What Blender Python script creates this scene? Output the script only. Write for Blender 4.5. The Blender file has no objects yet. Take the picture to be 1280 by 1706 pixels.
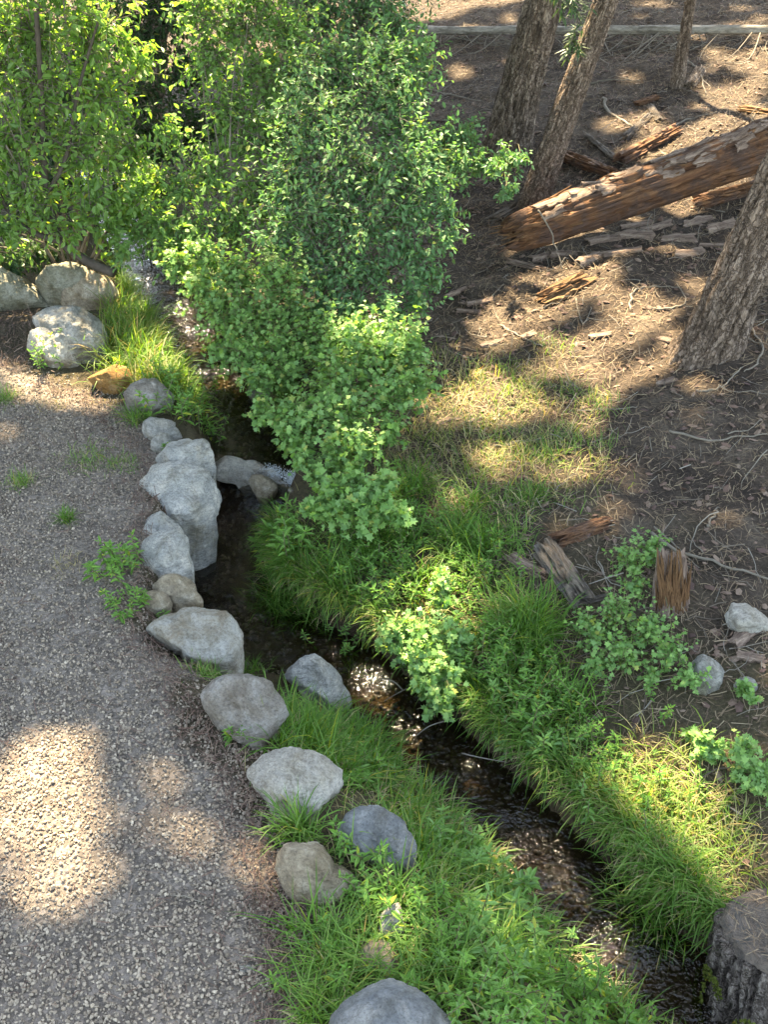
import bpy, math, random
import numpy as np
from mathutils import Vector, Matrix

rng = np.random.default_rng(7)
random.seed(7)
R = math.radians
scene = bpy.context.scene
COL = scene.collection

# ------------------------------------------------------------------ camera
CAM = np.array([0.0, 0.0, 4.0]); PITCH = R(35.0); VFOV = R(52.0)
cam_d = bpy.data.cameras.new('camera'); cam = bpy.data.objects.new('camera', cam_d)
cam_d.sensor_fit = 'VERTICAL'; cam_d.sensor_height = 24.0
cam_d.lens = 12.0 / math.tan(VFOV / 2)
cam_d.clip_end = 300
cam.location = CAM.tolist(); cam.rotation_euler = (math.pi / 2 - PITCH, 0, 0)
COL.objects.link(cam); scene.camera = cam

# ------------------------------------------------------------------ sky, sun, exposure
SUN_EL, SUN_AZ = R(56.0), R(14.0)          # sun stands ahead of the camera, a little to the left
SUN = np.array([-math.sin(SUN_AZ) * math.cos(SUN_EL), math.cos(SUN_AZ) * math.cos(SUN_EL), math.sin(SUN_EL)])
world = bpy.data.worlds.new('World'); scene.world = world; world.use_nodes = True
wn = world.node_tree.nodes; wl_ = world.node_tree.links
bg = wn['Background']
sky = wn.new('ShaderNodeTexSky'); sky.sky_type = 'NISHITA'; sky.sun_disc = False
sky.sun_elevation = SUN_EL; sky.sun_rotation = SUN_AZ; sky.altitude = 1500; sky.dust_density = 2.0
wl_.new(sky.outputs[0], bg.inputs[0]); bg.inputs[1].default_value = 0.135
sun_d = bpy.data.lights.new('sun', 'SUN'); sun_d.energy = 3.8; sun_d.angle = R(1.1); sun_d.color = (1.0, 0.96, 0.88)
sun_o = bpy.data.objects.new('sun', sun_d); COL.objects.link(sun_o)
sun_o.rotation_euler = Vector(SUN).to_track_quat('Z', 'Y').to_euler(); sun_o.location = (-3, 12, 25)
scene.view_settings.view_transform = 'Standard'; scene.view_settings.look = 'None'
scene.view_settings.gamma = 1.0; scene.view_settings.use_curve_mapping = False
scene.view_settings.exposure = 3.55
scene.view_settings.use_white_balance = True; scene.view_settings.white_balance_temperature = 9900; scene.view_settings.white_balance_tint = 8
scene.render.engine = 'CYCLES'
cy = scene.cycles
cy.max_bounces = 7; cy.diffuse_bounces = 4; cy.glossy_bounces = 3; cy.transmission_bounces = 4
cy.transparent_max_bounces = 6; cy.use_denoising = True; cy.sample_clamp_indirect = 8
cy.caustics_reflective = False; cy.caustics_refractive = False

# ------------------------------------------------------------------ numeric helpers
def nrm(v):
    v = np.asarray(v, float)
    return v / np.maximum(np.linalg.norm(v, axis=-1, keepdims=True), 1e-9)

def _h(ix, iy, iz, seed):
    n = (ix.astype(np.int64) * 374761393 + iy.astype(np.int64) * 668265263 + iz.astype(np.int64) * 2147483647 + seed * 974634777) & 0xFFFFFFFF
    n = ((n ^ (n >> 13)) * 1274126177) & 0xFFFFFFFF
    n = ((n ^ (n >> 16)) * 2246822519) & 0xFFFFFFFF
    return ((n ^ (n >> 15)) & 0xFFFF) / 32767.5 - 1.0

def vnoise(p, seed=0):
    p = np.asarray(p, float); i = np.floor(p).astype(np.int64); f = p - i
    f = f * f * (3 - 2 * f)
    out = 0
    for dx in (0, 1):
        wx = f[..., 0] if dx else 1 - f[..., 0]
        for dy in (0, 1):
            wy = f[..., 1] if dy else 1 - f[..., 1]
            for dz in (0, 1):
                wz = f[..., 2] if dz else 1 - f[..., 2]
                out = out + wx * wy * wz * _h(i[..., 0] + dx, i[..., 1] + dy, i[..., 2] + dz, seed)
    return out

def fbm(p, octv=4, seed=0, gain=0.5):
    p = np.asarray(p, float); a = 1.0; s = 0
    for k in range(octv):
        s = s + a * vnoise(p, seed + 17 * k); p = p * 2.03 + 5.1; a *= gain
    return s

def sstep(a, b, x):
    t = np.clip((x - a) / (b - a), 0, 1)
    return t * t * (3 - 2 * t)

# camera basis: used only to read positions off the photograph (1280 x 1706)
FPX = 853.0 / math.tan(VFOV / 2)
cF = np.array([0, math.cos(PITCH), -math.sin(PITCH)]); cU = np.array([0, math.sin(PITCH), math.cos(PITCH)]); cR = np.array([1.0, 0, 0])
def ray(px, py):
    px = np.asarray(px, float); py = np.asarray(py, float)
    return cF + ((px - 640) / FPX)[..., None] * cR - ((py - 853) / FPX)[..., None] * cU
def to_px(p):
    d = np.asarray(p) - CAM; w = d @ cF
    return 640 + FPX * (d @ cR) / w, 853 - FPX * (d @ cU) / w
def at(px, py, Y):                       # the point on that line of sight standing at world Y
    d = ray(px, py); return CAM + d * (Y / d[1])

# ------------------------------------------------------------------ terrain
stream_px = [(238, 425, -.20), (270, 480, -.22), (312, 550, -.24), (362, 628, -.27), (405, 700, -.30), (428, 760, -.32),
             (428, 808, -.34), (400, 868, -.50), (375, 940, -.52), (400, 1005, -.53), (462, 1058, -.54), (570, 1105, -.55),
             (650, 1175, -.57), (735, 1258, -.59), (830, 1345, -.61), (930, 1440, -.62), (1010, 1535, -.63), (1100, 1618, -.64),
             (1200, 1700, -.65), (1330, 1800, -.66)]
SW = [.28, .26, .25, .25, .28, .30, .28, .27, .27, .27, .27, .26, .25, .24, .23, .23, .24, .24, .25, .25]
pts = []
for (a, b, z) in stream_px:
    d = ray(a, b); p = CAM + d * ((z - 4.0) / d[2]); pts.append(p)
pts = [np.array([-9.0, 26.0, .6]), np.array([-6.0, 18.0, .2]), np.array([-3.4, 12.6, -.12])] + pts + [np.array([4.5, -1.0, -.75]), np.array([9.0, -8.0, -.9])]
SW = [.4, .35, .3] + SW + [.3, .3]
pts = np.array(pts); SW = np.array(SW)
seg = np.r_[0, np.cumsum(np.linalg.norm(np.diff(pts[:, :2], axis=0), axis=1))]
tt = np.linspace(0, seg[-1], 620)
C0 = np.stack([np.interp(tt, seg, pts[:, k]) for k in range(3)], 1); W0 = np.interp(tt, seg, SW)
for _ in range(6):                       # round the corners of the path, keep the little fall
    C0[1:-1, :2] = .25 * C0[:-2, :2] + .5 * C0[1:-1, :2] + .25 * C0[2:, :2]
TAN = nrm(np.gradient(C0[:, :2], axis=0))
T_FALL = seg[3 + 6]; T_BANK = seg[3 + 11]

def near_stream(x, y):
    n = len(x); dist = np.empty(n); idx = np.empty(n, int)
    for a in range(0, n, 20000):
        dx = x[a:a + 20000, None] - C0[None, :, 0]; dy = y[a:a + 20000, None] - C0[None, :, 1]
        d2 = dx * dx + dy * dy; j = d2.argmin(1); idx[a:a + 20000] = j; dist[a:a + 20000] = np.sqrt(d2[np.arange(len(j)), j])
    # heading downstream, the far wooded bank is on the left hand (+)
    s = np.sign(TAN[idx, 0] * (y - C0[idx, 1]) - TAN[idx, 1] * (x - C0[idx, 0]))
    return dist * s, idx

def terrain(x, y):
    d, i = near_stream(x, y)
    wl = C0[i, 2]; hw = W0[i]; t = tt[i]
    e = np.abs(d) - hw
    p2 = np.stack([x, y, 0 * x], 1)
    n1 = fbm(p2 * .9, 3, 3); n2 = fbm(p2 * 4.0, 3, 9)
    bed = wl - .09 + .02 * n2
    bw = np.interp(t, [0, T_FALL - 3, T_FALL - .8, T_FALL, seg[3 + 8], seg[3 + 9], seg[3 + 10], tt[-1]], [.7, .5, .25, .10, .12, .35, .85, .95])
    er = np.maximum(e, 0)
    wr = wl + (-.44 - wl) * sstep(.15, 1.3, e)
    zr = wr + .19 * sstep(-.03, .09, e) + .10 * np.minimum(er, 2.0) + .15 * np.clip(er - 2, 0, 2) + .215 * np.clip(er - 4, 0, 60) + (.05 * n1 + .018 * n2) * sstep(.1, .8, e) 
    zl = wl + (0.0 - wl) * sstep(-.02, bw, e) + (.015 * n1 + .006 * n2) * sstep(.2, .6, e) + .16 * np.clip(er - 5.5, 0, 60)
    far = sstep(9.5, 12.5, y) * (d < 0)
    zl = zl + far * .10 * np.clip(y - 9.5, 0, 40)
    zb = np.where(d > 0, zr, zl)
    k = sstep(-.06, .04, e)
    return bed * (1 - k) + zb * k, d, i

gx = np.r_[-45, -35, -25, -18, -13, -10, -8, np.arange(-6.5, 7.51, .06), 8, 9, 10, 12, 15, 20, 28, 40]
gy = np.r_[-20, -12, -7, -4, -2, 0, np.arange(1.2, 18.0, .06), 18.5, 19, 20, 22, 24, 27, 31, 36, 44, 60]
GX, GY = np.meshgrid(gx, gy)
GZ, GD, GI = terrain(GX.ravel(), GY.ravel())
GZ = GZ.reshape(GX.shape); GDm = GD.reshape(GX.shape)
def _lk(A, x, y):
    x = np.clip(np.asarray(x, float), gx[0], gx[-1] - 1e-6); y = np.clip(np.asarray(y, float), gy[0], gy[-1] - 1e-6)
    i = np.clip(np.searchsorted(gx, x, 'right') - 1, 0, len(gx) - 2); j = np.clip(np.searchsorted(gy, y, 'right') - 1, 0, len(gy) - 2)
    u = (x - gx[i]) / (gx[i + 1] - gx[i]); v = (y - gy[j]) / (gy[j + 1] - gy[j])
    return A[j, i] * (1 - u) * (1 - v) + A[j, i + 1] * u * (1 - v) + A[j + 1, i] * (1 - u) * v + A[j + 1, i + 1] * u * v
def zt(x, y): return _lk(GZ, x, y)
def sd(x, y): return _lk(GDm, x, y)      # signed distance from the stream's middle
_ts = np.linspace(2, 40, 1900)
def P(px, py):                           # ground point seen at a photograph pixel
    d = ray(px, py); q = CAM + _ts[:, None] * d
    below = q[:, 2] <= zt(q[:, 0], q[:, 1])
    k = int(np.argmax(below)) if below.any() else len(_ts) - 1
    p = q[k].copy(); p[2] = zt(p[0], p[1]); return p
def mpp(p):                              # metres per photograph pixel at a point
    return float((np.asarray(p) - CAM) @ cF) / FPX

def in_poly(poly, x, y):
    poly = np.asarray(poly); c = np.zeros(len(x), bool); j = len(poly) - 1
    for i in range(len(poly)):
        xi, yi = poly[i]; xj, yj = poly[j]
        m = ((yi > y) != (yj > y)) & (x < (xj - xi) * (y - yi) / (yj - yi + 1e-12) + xi)
        c ^= m; j = i
    return c
def gpoly(pix): return np.array([P(a, b)[:2] for a, b in pix])
def scatter(poly, per_m2, g=rng):
    lo = poly.min(0); hi = poly.max(0); n = int((hi - lo).prod() * per_m2)
    q = lo + g.random((n, 2)) * (hi - lo)
    return q[in_poly(poly, q[:, 0], q[:, 1])]

# ------------------------------------------------------------------ mesh helpers
class MB:
    def __init__(s): s.v = []; s.t = []; s.n = 0
    def add(s, v, t):
        v = np.asarray(v, float).reshape(-1, 3); t = np.asarray(t, int).reshape(-1, 3)
        s.v.append(v); s.t.append(t + s.n); s.n += len(v)
    def get(s): return np.concatenate(s.v), np.concatenate(s.t)

def mesh_from(name, V, T, mat, smooth=True):
    V = np.asarray(V, np.float32); T = np.asarray(T, np.int32)
    me = bpy.data.meshes.new(name)
    me.vertices.add(len(V)); me.vertices.foreach_set('co', V.ravel())
    me.loops.add(T.size); me.loops.foreach_set('vertex_index', T.ravel())
    me.polygons.add(len(T)); me.polygons.foreach_set('loop_start', np.arange(0, T.size, 3, dtype=np.int32))
    me.polygons.foreach_set('use_smooth', np.full(len(T), smooth, dtype=bool))
    me.update(calc_edges=True); me.validate()
    if mat is not None: me.materials.append(mat)
    return me

def tag(o, label=None, cat=None, group=None, kind=None):
    if label: o['label'] = label
    if cat: o['category'] = cat
    if group: o['group'] = group
    if kind: o['kind'] = kind
    return o
def link(name, me, parent=None, base=None, loc=None, quat=None):
    o = bpy.data.objects.new(name, me); COL.objects.link(o)
    if loc is not None: o.location = [float(c) for c in loc]
    if quat is not None: o.rotation_mode = 'QUATERNION'; o.rotation_quaternion = quat
    if parent is not None:
        o.parent = parent
        if parent.type == 'MESH': mw = Matrix.LocRotScale(parent.location, parent.rotation_quaternion if parent.rotation_mode == 'QUATERNION' else None, None)
        else: mw = Matrix.Translation(Vector([float(c) for c in parent['_b']]))
        o.matrix_parent_inverse = mw.inverted()
    return o
def root(name, loc, label, cat, group=None):
    o = bpy.data.objects.new(name, None); COL.objects.link(o)
    o.location = [float(c) for c in loc]; o.empty_display_size = .1
    o['_b'] = [float(c) for c in loc]
    return tag(o, label, cat, group)

def inst(tv, ttri, pos, X, Y, Z, sc):
    tv = np.asarray(tv, float); n = len(pos); k = len(tv)
    sc = np.asarray(sc, float)
    if sc.ndim == 1: sc = np.repeat(sc[:, None], 3, 1)
    v = pos[:, None] + (tv[None, :, 0:1] * sc[:, None, 0:1]) * X[:, None] + (tv[None, :, 1:2] * sc[:, None, 1:2]) * Y[:, None] + (tv[None, :, 2:3] * sc[:, None, 2:3]) * Z[:, None]
    t = np.asarray(ttri)[None] + (np.arange(n) * k)[:, None, None]
    return v.reshape(-1, 3), t.reshape(-1, 3)

def frames(Y, up):
    Y = nrm(Y); X = nrm(np.cross(Y, up)); Z = np.cross(X, Y); return X, Y, Z
def rand_dir(n, g=rng):
    return nrm(g.normal(size=(n, 3)))

def tube(path, rad, sides=5):
    path = np.asarray(path, float); k = len(path); rad = np.broadcast_to(np.asarray(rad, float), (k,))
    tg = nrm(np.gradient(path, axis=0)); ref = np.array([.31, .17, .93]) if abs(tg[:, 2]).mean() < .8 else np.array([.95, .2, .1])
    X = nrm(np.cross(tg, ref)); Yv = np.cross(tg, X)
    a = np.arange(sides) * 2 * math.pi / sides
    v = path[:, None] + rad[:, None, None] * (np.cos(a)[None, :, None] * X[:, None] + np.sin(a)[None, :, None] * Yv[:, None])
    v = v.reshape(-1, 3); t = []
    for i in range(k - 1):
        for j in range(sides):
            p = i * sides + j; q = i * sides + (j + 1) % sides
            t += [(p, q, q + sides), (p, q + sides, p + sides)]
    if sides == 3: return v, np.array(t)
    v = np.vstack([v, path[0], path[-1]]); n = len(v)
    for j in range(sides):
        t.append((n - 2, (j + 1) % sides, j)); t.append((n - 1, (k - 1) * sides + j, (k - 1) * sides + (j + 1) % sides))
    return v, np.array(t)

def bez(p, n=8):
    """smooth curve through the points p"""
    p = np.asarray(p, float); k = len(p)
    u = np.linspace(0, k - 1, n); i = np.clip(u.astype(int), 0, k - 2); f = (u - i)[:, None]
    p0 = p[np.maximum(i - 1, 0)]; p1 = p[i]; p2 = p[i + 1]; p3 = p[np.minimum(i + 2, k - 1)]
    return .5 * (2 * p1 + (p2 - p0) * f + (2 * p0 - 5 * p1 + 4 * p2 - p3) * f ** 2 + (3 * p1 - p0 - 3 * p2 + p3) * f ** 3)

# ------------------------------------------------------------------ materials
def new_mat(name):
    m = bpy.data.materials.new(name); m.use_nodes = True
    return m, m.node_tree.nodes, m.node_tree.links, m.node_tree.nodes['Principled BSDF']
def c4(c): return (c[0], c[1], c[2], 1)
def ramp(n, stops):
    r = n.new('ShaderNodeValToRGB'); e = r.color_ramp.elements
    while len(e) < len(stops): e.new(.5)
    for k, (p, c) in enumerate(stops): e[k].position = p; e[k].color = c4(c)
    return r
def noise_node(n, l, vec, scale, detail=5, rough=.6, dist=0):
    t = n.new('ShaderNodeTexNoise'); t.inputs['Scale'].default_value = scale; t.inputs['Detail'].default_value = detail
    t.inputs['Roughness'].default_value = rough; t.inputs['Distortion'].default_value = dist
    if vec is not None: l.new(vec, t.inputs['Vector'])
    return t
def mixc(n, l, fac, a, b, mode='MIX'):
    m = n.new('ShaderNodeMix'); m.data_type = 'RGBA'; m.blend_type = mode
    for sock, val in ((m.inputs[0], fac), (m.inputs[6], a), (m.inputs[7], b)):
        if isinstance(val, (int, float)): sock.default_value = val
        elif isinstance(val, tuple): sock.default_value = c4(val)
        else: l.new(val, sock)
    return m.outputs[2]
def bump(n, l, bs, h, strength, dist):
    b = n.new('ShaderNodeBump'); b.inputs['Strength'].default_value = strength; b.inputs['Distance'].default_value = dist
    l.new(h, b.inputs['Height']); l.new(b.outputs[0], bs.inputs['Normal']); return b

def leaf_mat(name, cols, trans=.45, rough=.5, spec=.35, tcol=1.25):
    m, n, l, bs = new_mat(name)
    g = n.new('ShaderNodeNewGeometry'); yel = tuple(min(.6, c * f_) for c, f_ in zip(cols[-1], (2.3, 1.25, .8)))
    r = ramp(n, [(.93 * k / (len(cols) - 1), c) for k, c in enumerate(cols)] + [(1.0, yel)])
    l.new(g.outputs['Random Per Island'], r.inputs[0])
    l.new(r.outputs[0], bs.inputs['Base Color'])
    bs.inputs['Roughness'].default_value = rough; bs.inputs['Specular IOR Level'].default_value = spec
    tr = n.new('ShaderNodeBsdfTranslucent')
    tc = mixc(n, l, 1.0, r.outputs[0], (min(1, 1.5 * tcol), min(1, 1.3 * tcol), .45 * tcol), 'MULTIPLY')
    h = n.new('ShaderNodeHueSaturation'); h.inputs['Value'].default_value = 1.5; h.inputs['Saturation'].default_value = 1.05
    l.new(tc, h.inputs['Color']); l.new(h.outputs[0], tr.inputs[0])
    mx = n.new('ShaderNodeMixShader'); mx.inputs[0].default_value = trans
    l.new(bs.outputs[0], mx.inputs[1]); l.new(tr.outputs[0], mx.inputs[2]); l.new(mx.outputs[0], n['Material Output'].inputs[0])
    return m

def rock_mat(name, c1, c2, c3, vein=0.0):
    m, n, l, bs = new_mat(name)
    tc = n.new('ShaderNodeTexCoord'); v = tc.outputs['Object']
    a = noise_node(n, l, v, 7.0, 9, .72, .5); r1 = ramp(n, [(.36, c1), (.5, c2), (.62, c3)]); l.new(a.outputs[0], r1.inputs[0])
    sp = noise_node(n, l, v, 70, 5, .8); r2 = ramp(n, [(.36, (.5, .49, .47)), (.5, (1, 1, 1)), (.68, (1.14, 1.13, 1.1))]); l.new(sp.outputs[0], r2.inputs[0])
    c = mixc(n, l, .8, r1.outputs[0], r2.outputs[0], 'MULTIPLY')
    st = noise_node(n, l, v, 1.7, 6, .7, .8); r3 = ramp(n, [(.46, (0, 0, 0)), (.62, (1, 1, 1))]); l.new(st.outputs[0], r3.inputs[0])
    c = mixc(n, l, r3.outputs[0], c, mixc(n, l, 1.0, c, (.60, .54, .44), 'MULTIPLY'))
    # pale cracks and streaks
    mp = n.new('ShaderNodeMapping'); mp.inputs['Scale'].default_value = (3, 3, 12); mp.inputs['Rotation'].default_value = (.5, .7, .2); l.new(v, mp.inputs[0])
    vn = noise_node(n, l, mp.outputs[0], 1.6, 8, .7, 1.2); r4 = ramp(n, [(.47, (0, 0, 0)), (.5, (1, 1, 1)), (.53, (0, 0, 0))]); l.new(vn.outputs[0], r4.inputs[0])
    if vein:
        mul = n.new('ShaderNodeMath'); mul.operation = 'MULTIPLY'; mul.inputs[1].default_value = vein; l.new(r4.outputs[0], mul.inputs[0])
        c = mixc(n, l, mul.outputs[0], c, (.10, .095, .09))
    l.new(c, bs.inputs['Base Color']); bs.inputs['Roughness'].default_value = .85; bs.inputs['Specular IOR Level'].default_value = .3
    ad = n.new('ShaderNodeMath'); ad.operation = 'ADD'
    b1 = noise_node(n, l, v, 20, 10, .8); l.new(b1.outputs[0], ad.inputs[0]); l.new(vn.outputs[0], ad.inputs[1])
    bump(n, l, bs, ad.outputs[0], 1.0, .06)
    return m

def wood_mat(name, stops, stretch=.08, scale=14, bstr=.8, bdist=.02, grey=None, rough=.85, crack=0):
    """fibres run along the object's own Z axis"""
    m, n, l, bs = new_mat(name)
    tc = n.new('ShaderNodeTexCoord'); mp = n.new('ShaderNodeMapping'); mp.inputs['Scale'].default_value = (1, 1, stretch)
    l.new(tc.outputs['Object'], mp.inputs[0])
    a = noise_node(n, l, mp.outputs[0], scale, 9, .7, .35); r1 = ramp(n, stops); l.new(a.outputs[0], r1.inputs[0])
    c = r1.outputs[0]
    b = noise_node(n, l, tc.outputs['Object'], 5, 5, .65, .3)
    if grey is not None:
        r2 = ramp(n, [(.44, (0, 0, 0)), (.58, (1, 1, 1))]); l.new(b.outputs[0], r2.inputs[0]); c = mixc(n, l, r2.outputs[0], c, grey)
    fine = noise_node(n, l, mp.outputs[0], scale * 4.5, 5, .7); r3 = ramp(n, [(.3, (.45, .45, .45)), (.6, (1.15, 1.15, 1.15))]); l.new(fine.outputs[0], r3.inputs[0])
    c = mixc(n, l, .85, c, r3.outputs[0], 'MULTIPLY')
    hgt = a.outputs[0]
    if crack:
        mp2 = n.new('ShaderNodeMapping'); mp2.inputs['Scale'].default_value = (1, 1, .3); l.new(tc.outputs['Object'], mp2.inputs[0])
        dn = noise_node(n, l, tc.outputs['Object'], 9, 4, .6); dv = mixc(n, l, .12, mp2.outputs[0], dn.outputs['Color'], 'LINEAR_LIGHT')
        vo = n.new('ShaderNodeTexVoronoi'); vo.feature = 'DISTANCE_TO_EDGE'; vo.inputs['Scale'].default_value = crack; l.new(dv, vo.inputs['Vector'])
        rc = ramp(n, [(.0, (.4, .37, .35)), (.08, (.8, .78, .77)), (.2, (1.12, 1.12, 1.12))]); l.new(vo.outputs['Distance'], rc.inputs[0])
        c = mixc(n, l, .9, c, rc.outputs[0], 'MULTIPLY')
        mm = n.new('ShaderNodeMath'); mm.operation = 'MULTIPLY_ADD'; mm.inputs[1].default_value = 1.0; l.new(rc.outputs[0], mm.inputs[0]); l.new(hgt, mm.inputs[2]); hgt = mm.outputs[0]
    l.new(c, bs.inputs['Base Color']); bs.inputs['Roughness'].default_value = rough; bs.inputs['Specular IOR Level'].default_value = .2
    ad = n.new('ShaderNodeMath'); ad.operation = 'ADD'; l.new(hgt, ad.inputs[0]); l.new(fine.outputs[0], ad.inputs[1])
    bump(n, l, bs, ad.outputs[0], bstr, bdist)
    return m

def speck_mat(name, cols, rough=.8, spec=.3, nscale=0):
    m, n, l, bs = new_mat(name)
    g = n.new('ShaderNodeNewGeometry'); r = ramp(n, [(k / (len(cols) - 1), c) for k, c in enumerate(cols)])
    l.new(g.outputs['Random Per Island'], r.inputs[0]); c = r.outputs[0]
    if nscale:
        tc = n.new('ShaderNodeTexCoord'); a = noise_node(n, l, tc.outputs['Object'], nscale, 4, .7)
        r2 = ramp(n, [(.3, (.6, .6, .6)), (.65, (1.2, 1.2, 1.2))]); l.new(a.outputs[0], r2.inputs[0]); c = mixc(n, l, 1.0, c, r2.outputs[0], 'MULTIPLY')
    l.new(c, bs.inputs['Base Color']); bs.inputs['Roughness'].default_value = rough; bs.inputs['Specular IOR Level'].default_value = spec
    return m

M = {}
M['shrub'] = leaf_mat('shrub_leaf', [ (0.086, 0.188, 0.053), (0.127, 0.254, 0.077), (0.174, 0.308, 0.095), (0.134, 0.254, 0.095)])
M['shade_shrub'] = leaf_mat('shaded_shrub_leaf', [ (0.068, 0.170, 0.068), (0.099, 0.223, 0.094), (0.129, 0.260, 0.108), (0.084, 0.184, 0.068)], .35)  # cooler copy of the shrub leaf; the shade's tint sits in the colour
M['tree_leaf'] = leaf_mat('streamside_tree_leaf', [ (0.108, 0.218, 0.052), (0.144, 0.270, 0.069), (0.180, 0.312, 0.092), (0.117, 0.229, 0.075)], .5)
M['dark_leaf'] = leaf_mat('dark_leaf', [ (0.023, 0.058, 0.023), (0.037, 0.083, 0.031), (0.052, 0.104, 0.042)], .3)  # darkened leaf copy, shade of the thicket put into the colour
M['currant'] = leaf_mat('currant_leaf', [ (0.097, 0.217, 0.062), (0.142, 0.286, 0.080), (0.188, 0.339, 0.097), (0.117, 0.244, 0.085)], .35)
M['herb'] = leaf_mat('herb_leaf', [(0.084, 0.204, 0.042), (0.120, 0.264, 0.060), (0.162, 0.312, 0.072)], .4)
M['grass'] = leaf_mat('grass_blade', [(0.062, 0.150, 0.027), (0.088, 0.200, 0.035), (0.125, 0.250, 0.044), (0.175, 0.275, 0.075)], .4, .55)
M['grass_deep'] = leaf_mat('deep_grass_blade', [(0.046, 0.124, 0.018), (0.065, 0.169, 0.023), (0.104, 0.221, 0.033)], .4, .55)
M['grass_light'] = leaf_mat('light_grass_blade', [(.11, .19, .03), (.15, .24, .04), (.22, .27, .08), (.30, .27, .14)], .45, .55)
M['dry_grass'] = leaf_mat('dry_grass_blade', [(.30, .24, .13), (.38, .31, .18), (.22, .20, .09), (.45, .38, .24)], .25, .7, .2, .9)
M['needle'] = leaf_mat('conifer_needle', [(.03, .07, .03), (.05, .10, .04), (.07, .12, .045)], .2)
M['stem'] = speck_mat('green_brown_stem', [(.10, .085, .05), (.14, .12, .06), (.09, .11, .04)])
M['branch'] = speck_mat('grey_brown_branch', [(.12, .10, .08), (.16, .14, .11)], nscale=12)
M['dark_stem'] = speck_mat('dark_brown_stem', [(.05, .04, .03), (.07, .055, .042)], nscale=14)
M['twig'] = speck_mat('dead_twig', [ (0.083, 0.064, 0.048), (0.128, 0.102, 0.077), (0.179, 0.154, 0.122), (0.230, 0.205, 0.173)])
M['litter'] = speck_mat('needle_litter', [ (0.068, 0.045, 0.032), (0.117, 0.077, 0.050), (0.189, 0.132, 0.082), (0.270, 0.208, 0.137)])
M['red_litter'] = speck_mat('reddish_litter', [ (0.076, 0.045, 0.038), (0.128, 0.076, 0.057), (0.204, 0.143, 0.105)])
M['pebble'] = speck_mat('crushed_gravel', [ (0.113, 0.090, 0.072), (0.184, 0.145, 0.108), (0.243, 0.195, 0.149), (0.313, 0.255, 0.194), (0.205, 0.155, 0.113), (0.378, 0.310, 0.239), (0.151, 0.120, 0.095)], nscale=60)
M['bed_stone'] = speck_mat('stream_bed_stone', [ (0.060, 0.048, 0.034), (0.119, 0.093, 0.068), (0.187, 0.153, 0.111), (0.102, 0.093, 0.085)], .4, .5, 20)
M['rock_blue'] = rock_mat('pale_blue_grey_rock', (0.371, 0.374, 0.354), (0.547, 0.537, 0.494), (0.743, 0.702, 0.624), .5)
M['rock_grey'] = rock_mat('grey_granite', (0.250, 0.245, 0.222), (0.405, 0.395, 0.355), (0.599, 0.571, 0.516), .3)
M['rock_tan'] = rock_mat('tan_granite', (0.307, 0.240, 0.166), (0.478, 0.389, 0.275), (0.648, 0.563, 0.440), .25)
M['rock_pale'] = rock_mat('pale_granite', (0.408, 0.368, 0.317), (0.575, 0.532, 0.462), (0.779, 0.728, 0.641), .3)
M['rock_cream'] = rock_mat('cream_granite', (.36, .29, .21), (.49, .45, .38), (.62, .60, .55), .3)
M['rock_brown'] = rock_mat('brownish_granite', (.23, .195, .16), (.35, .315, .275), (.46, .435, .40), .3)
M['rock_orange'] = rock_mat('orange_sandstone', (.30, .15, .045), (.40, .21, .065), (.46, .29, .13), .15)
M['rock_dark'] = rock_mat('dark_blue_grey_rock', (0.185, 0.200, 0.212), (0.282, 0.296, 0.300), (0.435, 0.434, 0.420), .2)
M['rock_mossy'] = rock_mat('mossy_grey_rock', (0.204, 0.199, 0.134), (0.324, 0.307, 0.221), (0.461, 0.439, 0.346), .3)
M['bark_grey'] = wood_mat('grey_brown_bark', [ (.30, (0.081, 0.061, 0.048)), (.47, (0.298, 0.226, 0.171)), (.62, (0.505, 0.399, 0.310)), (.78, (0.689, 0.572, 0.459))], .16, 22, 1.0, .04, crack=17)
M['bark_red'] = wood_mat('pinkish_brown_bark', [(.30, (0.084, 0.058, 0.047)), (.47, (0.319, 0.235, 0.176)), (.62, (0.469, 0.360, 0.285)), (.78, (0.603, 0.503, 0.419))], .25, 26, 1.0, .03, crack=24)
M['bark_right'] = wood_mat('weathered_grey_bark', [ (.30, (0.072, 0.053, 0.043)), (.46, (0.272, 0.200, 0.152)), (.62, (0.417, 0.317, 0.251)), (.78, (0.563, 0.450, 0.365))], .12, 20, 1.0, .04, crack=15)
M['bark_stump'] = wood_mat('stump_bark', [(.30, (0.066, 0.053, 0.048)), (.46, (0.238, 0.190, 0.158)), (.64, (0.422, 0.356, 0.304)), (.8, (0.634, 0.554, 0.488))], .22, 26, 1.0, .04, crack=17)
M['rot'] = wood_mat('rotten_red_wood', [ (.28, (0.047, 0.021, 0.013)), (.45, (0.153, 0.070, 0.036)), (.6, (0.256, 0.128, 0.066)), (.76, (0.369, 0.226, 0.133))], .05, 16, 1.0, .03, (0.113, 0.067, 0.050))
M['rot_bright'] = wood_mat('orange_rotten_wood', [ (.28, (0.047, 0.022, 0.012)), (.45, (0.156, 0.077, 0.036)), (.6, (0.249, 0.146, 0.074)), (.76, (0.343, 0.258, 0.156))], .07, 30, 1.0, .02)
M['wood_grey'] = wood_mat('weathered_grey_wood', [(.28, (.04, .03, .024)), (.45, (.13, .10, .075)), (.6, (.22, .175, .135)), (.76, (.33, .28, .23))], .10, 26, 1.0, .03, (.16, .14, .125))
M['log_pale'] = wood_mat('bleached_log_wood', [(.28, (0.080, 0.068, 0.056)), (.45, (0.216, 0.192, 0.160)), (.6, (0.320, 0.292, 0.248)), (.76, (0.400, 0.368, 0.320))], .3, 8, .7, .015)
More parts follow.
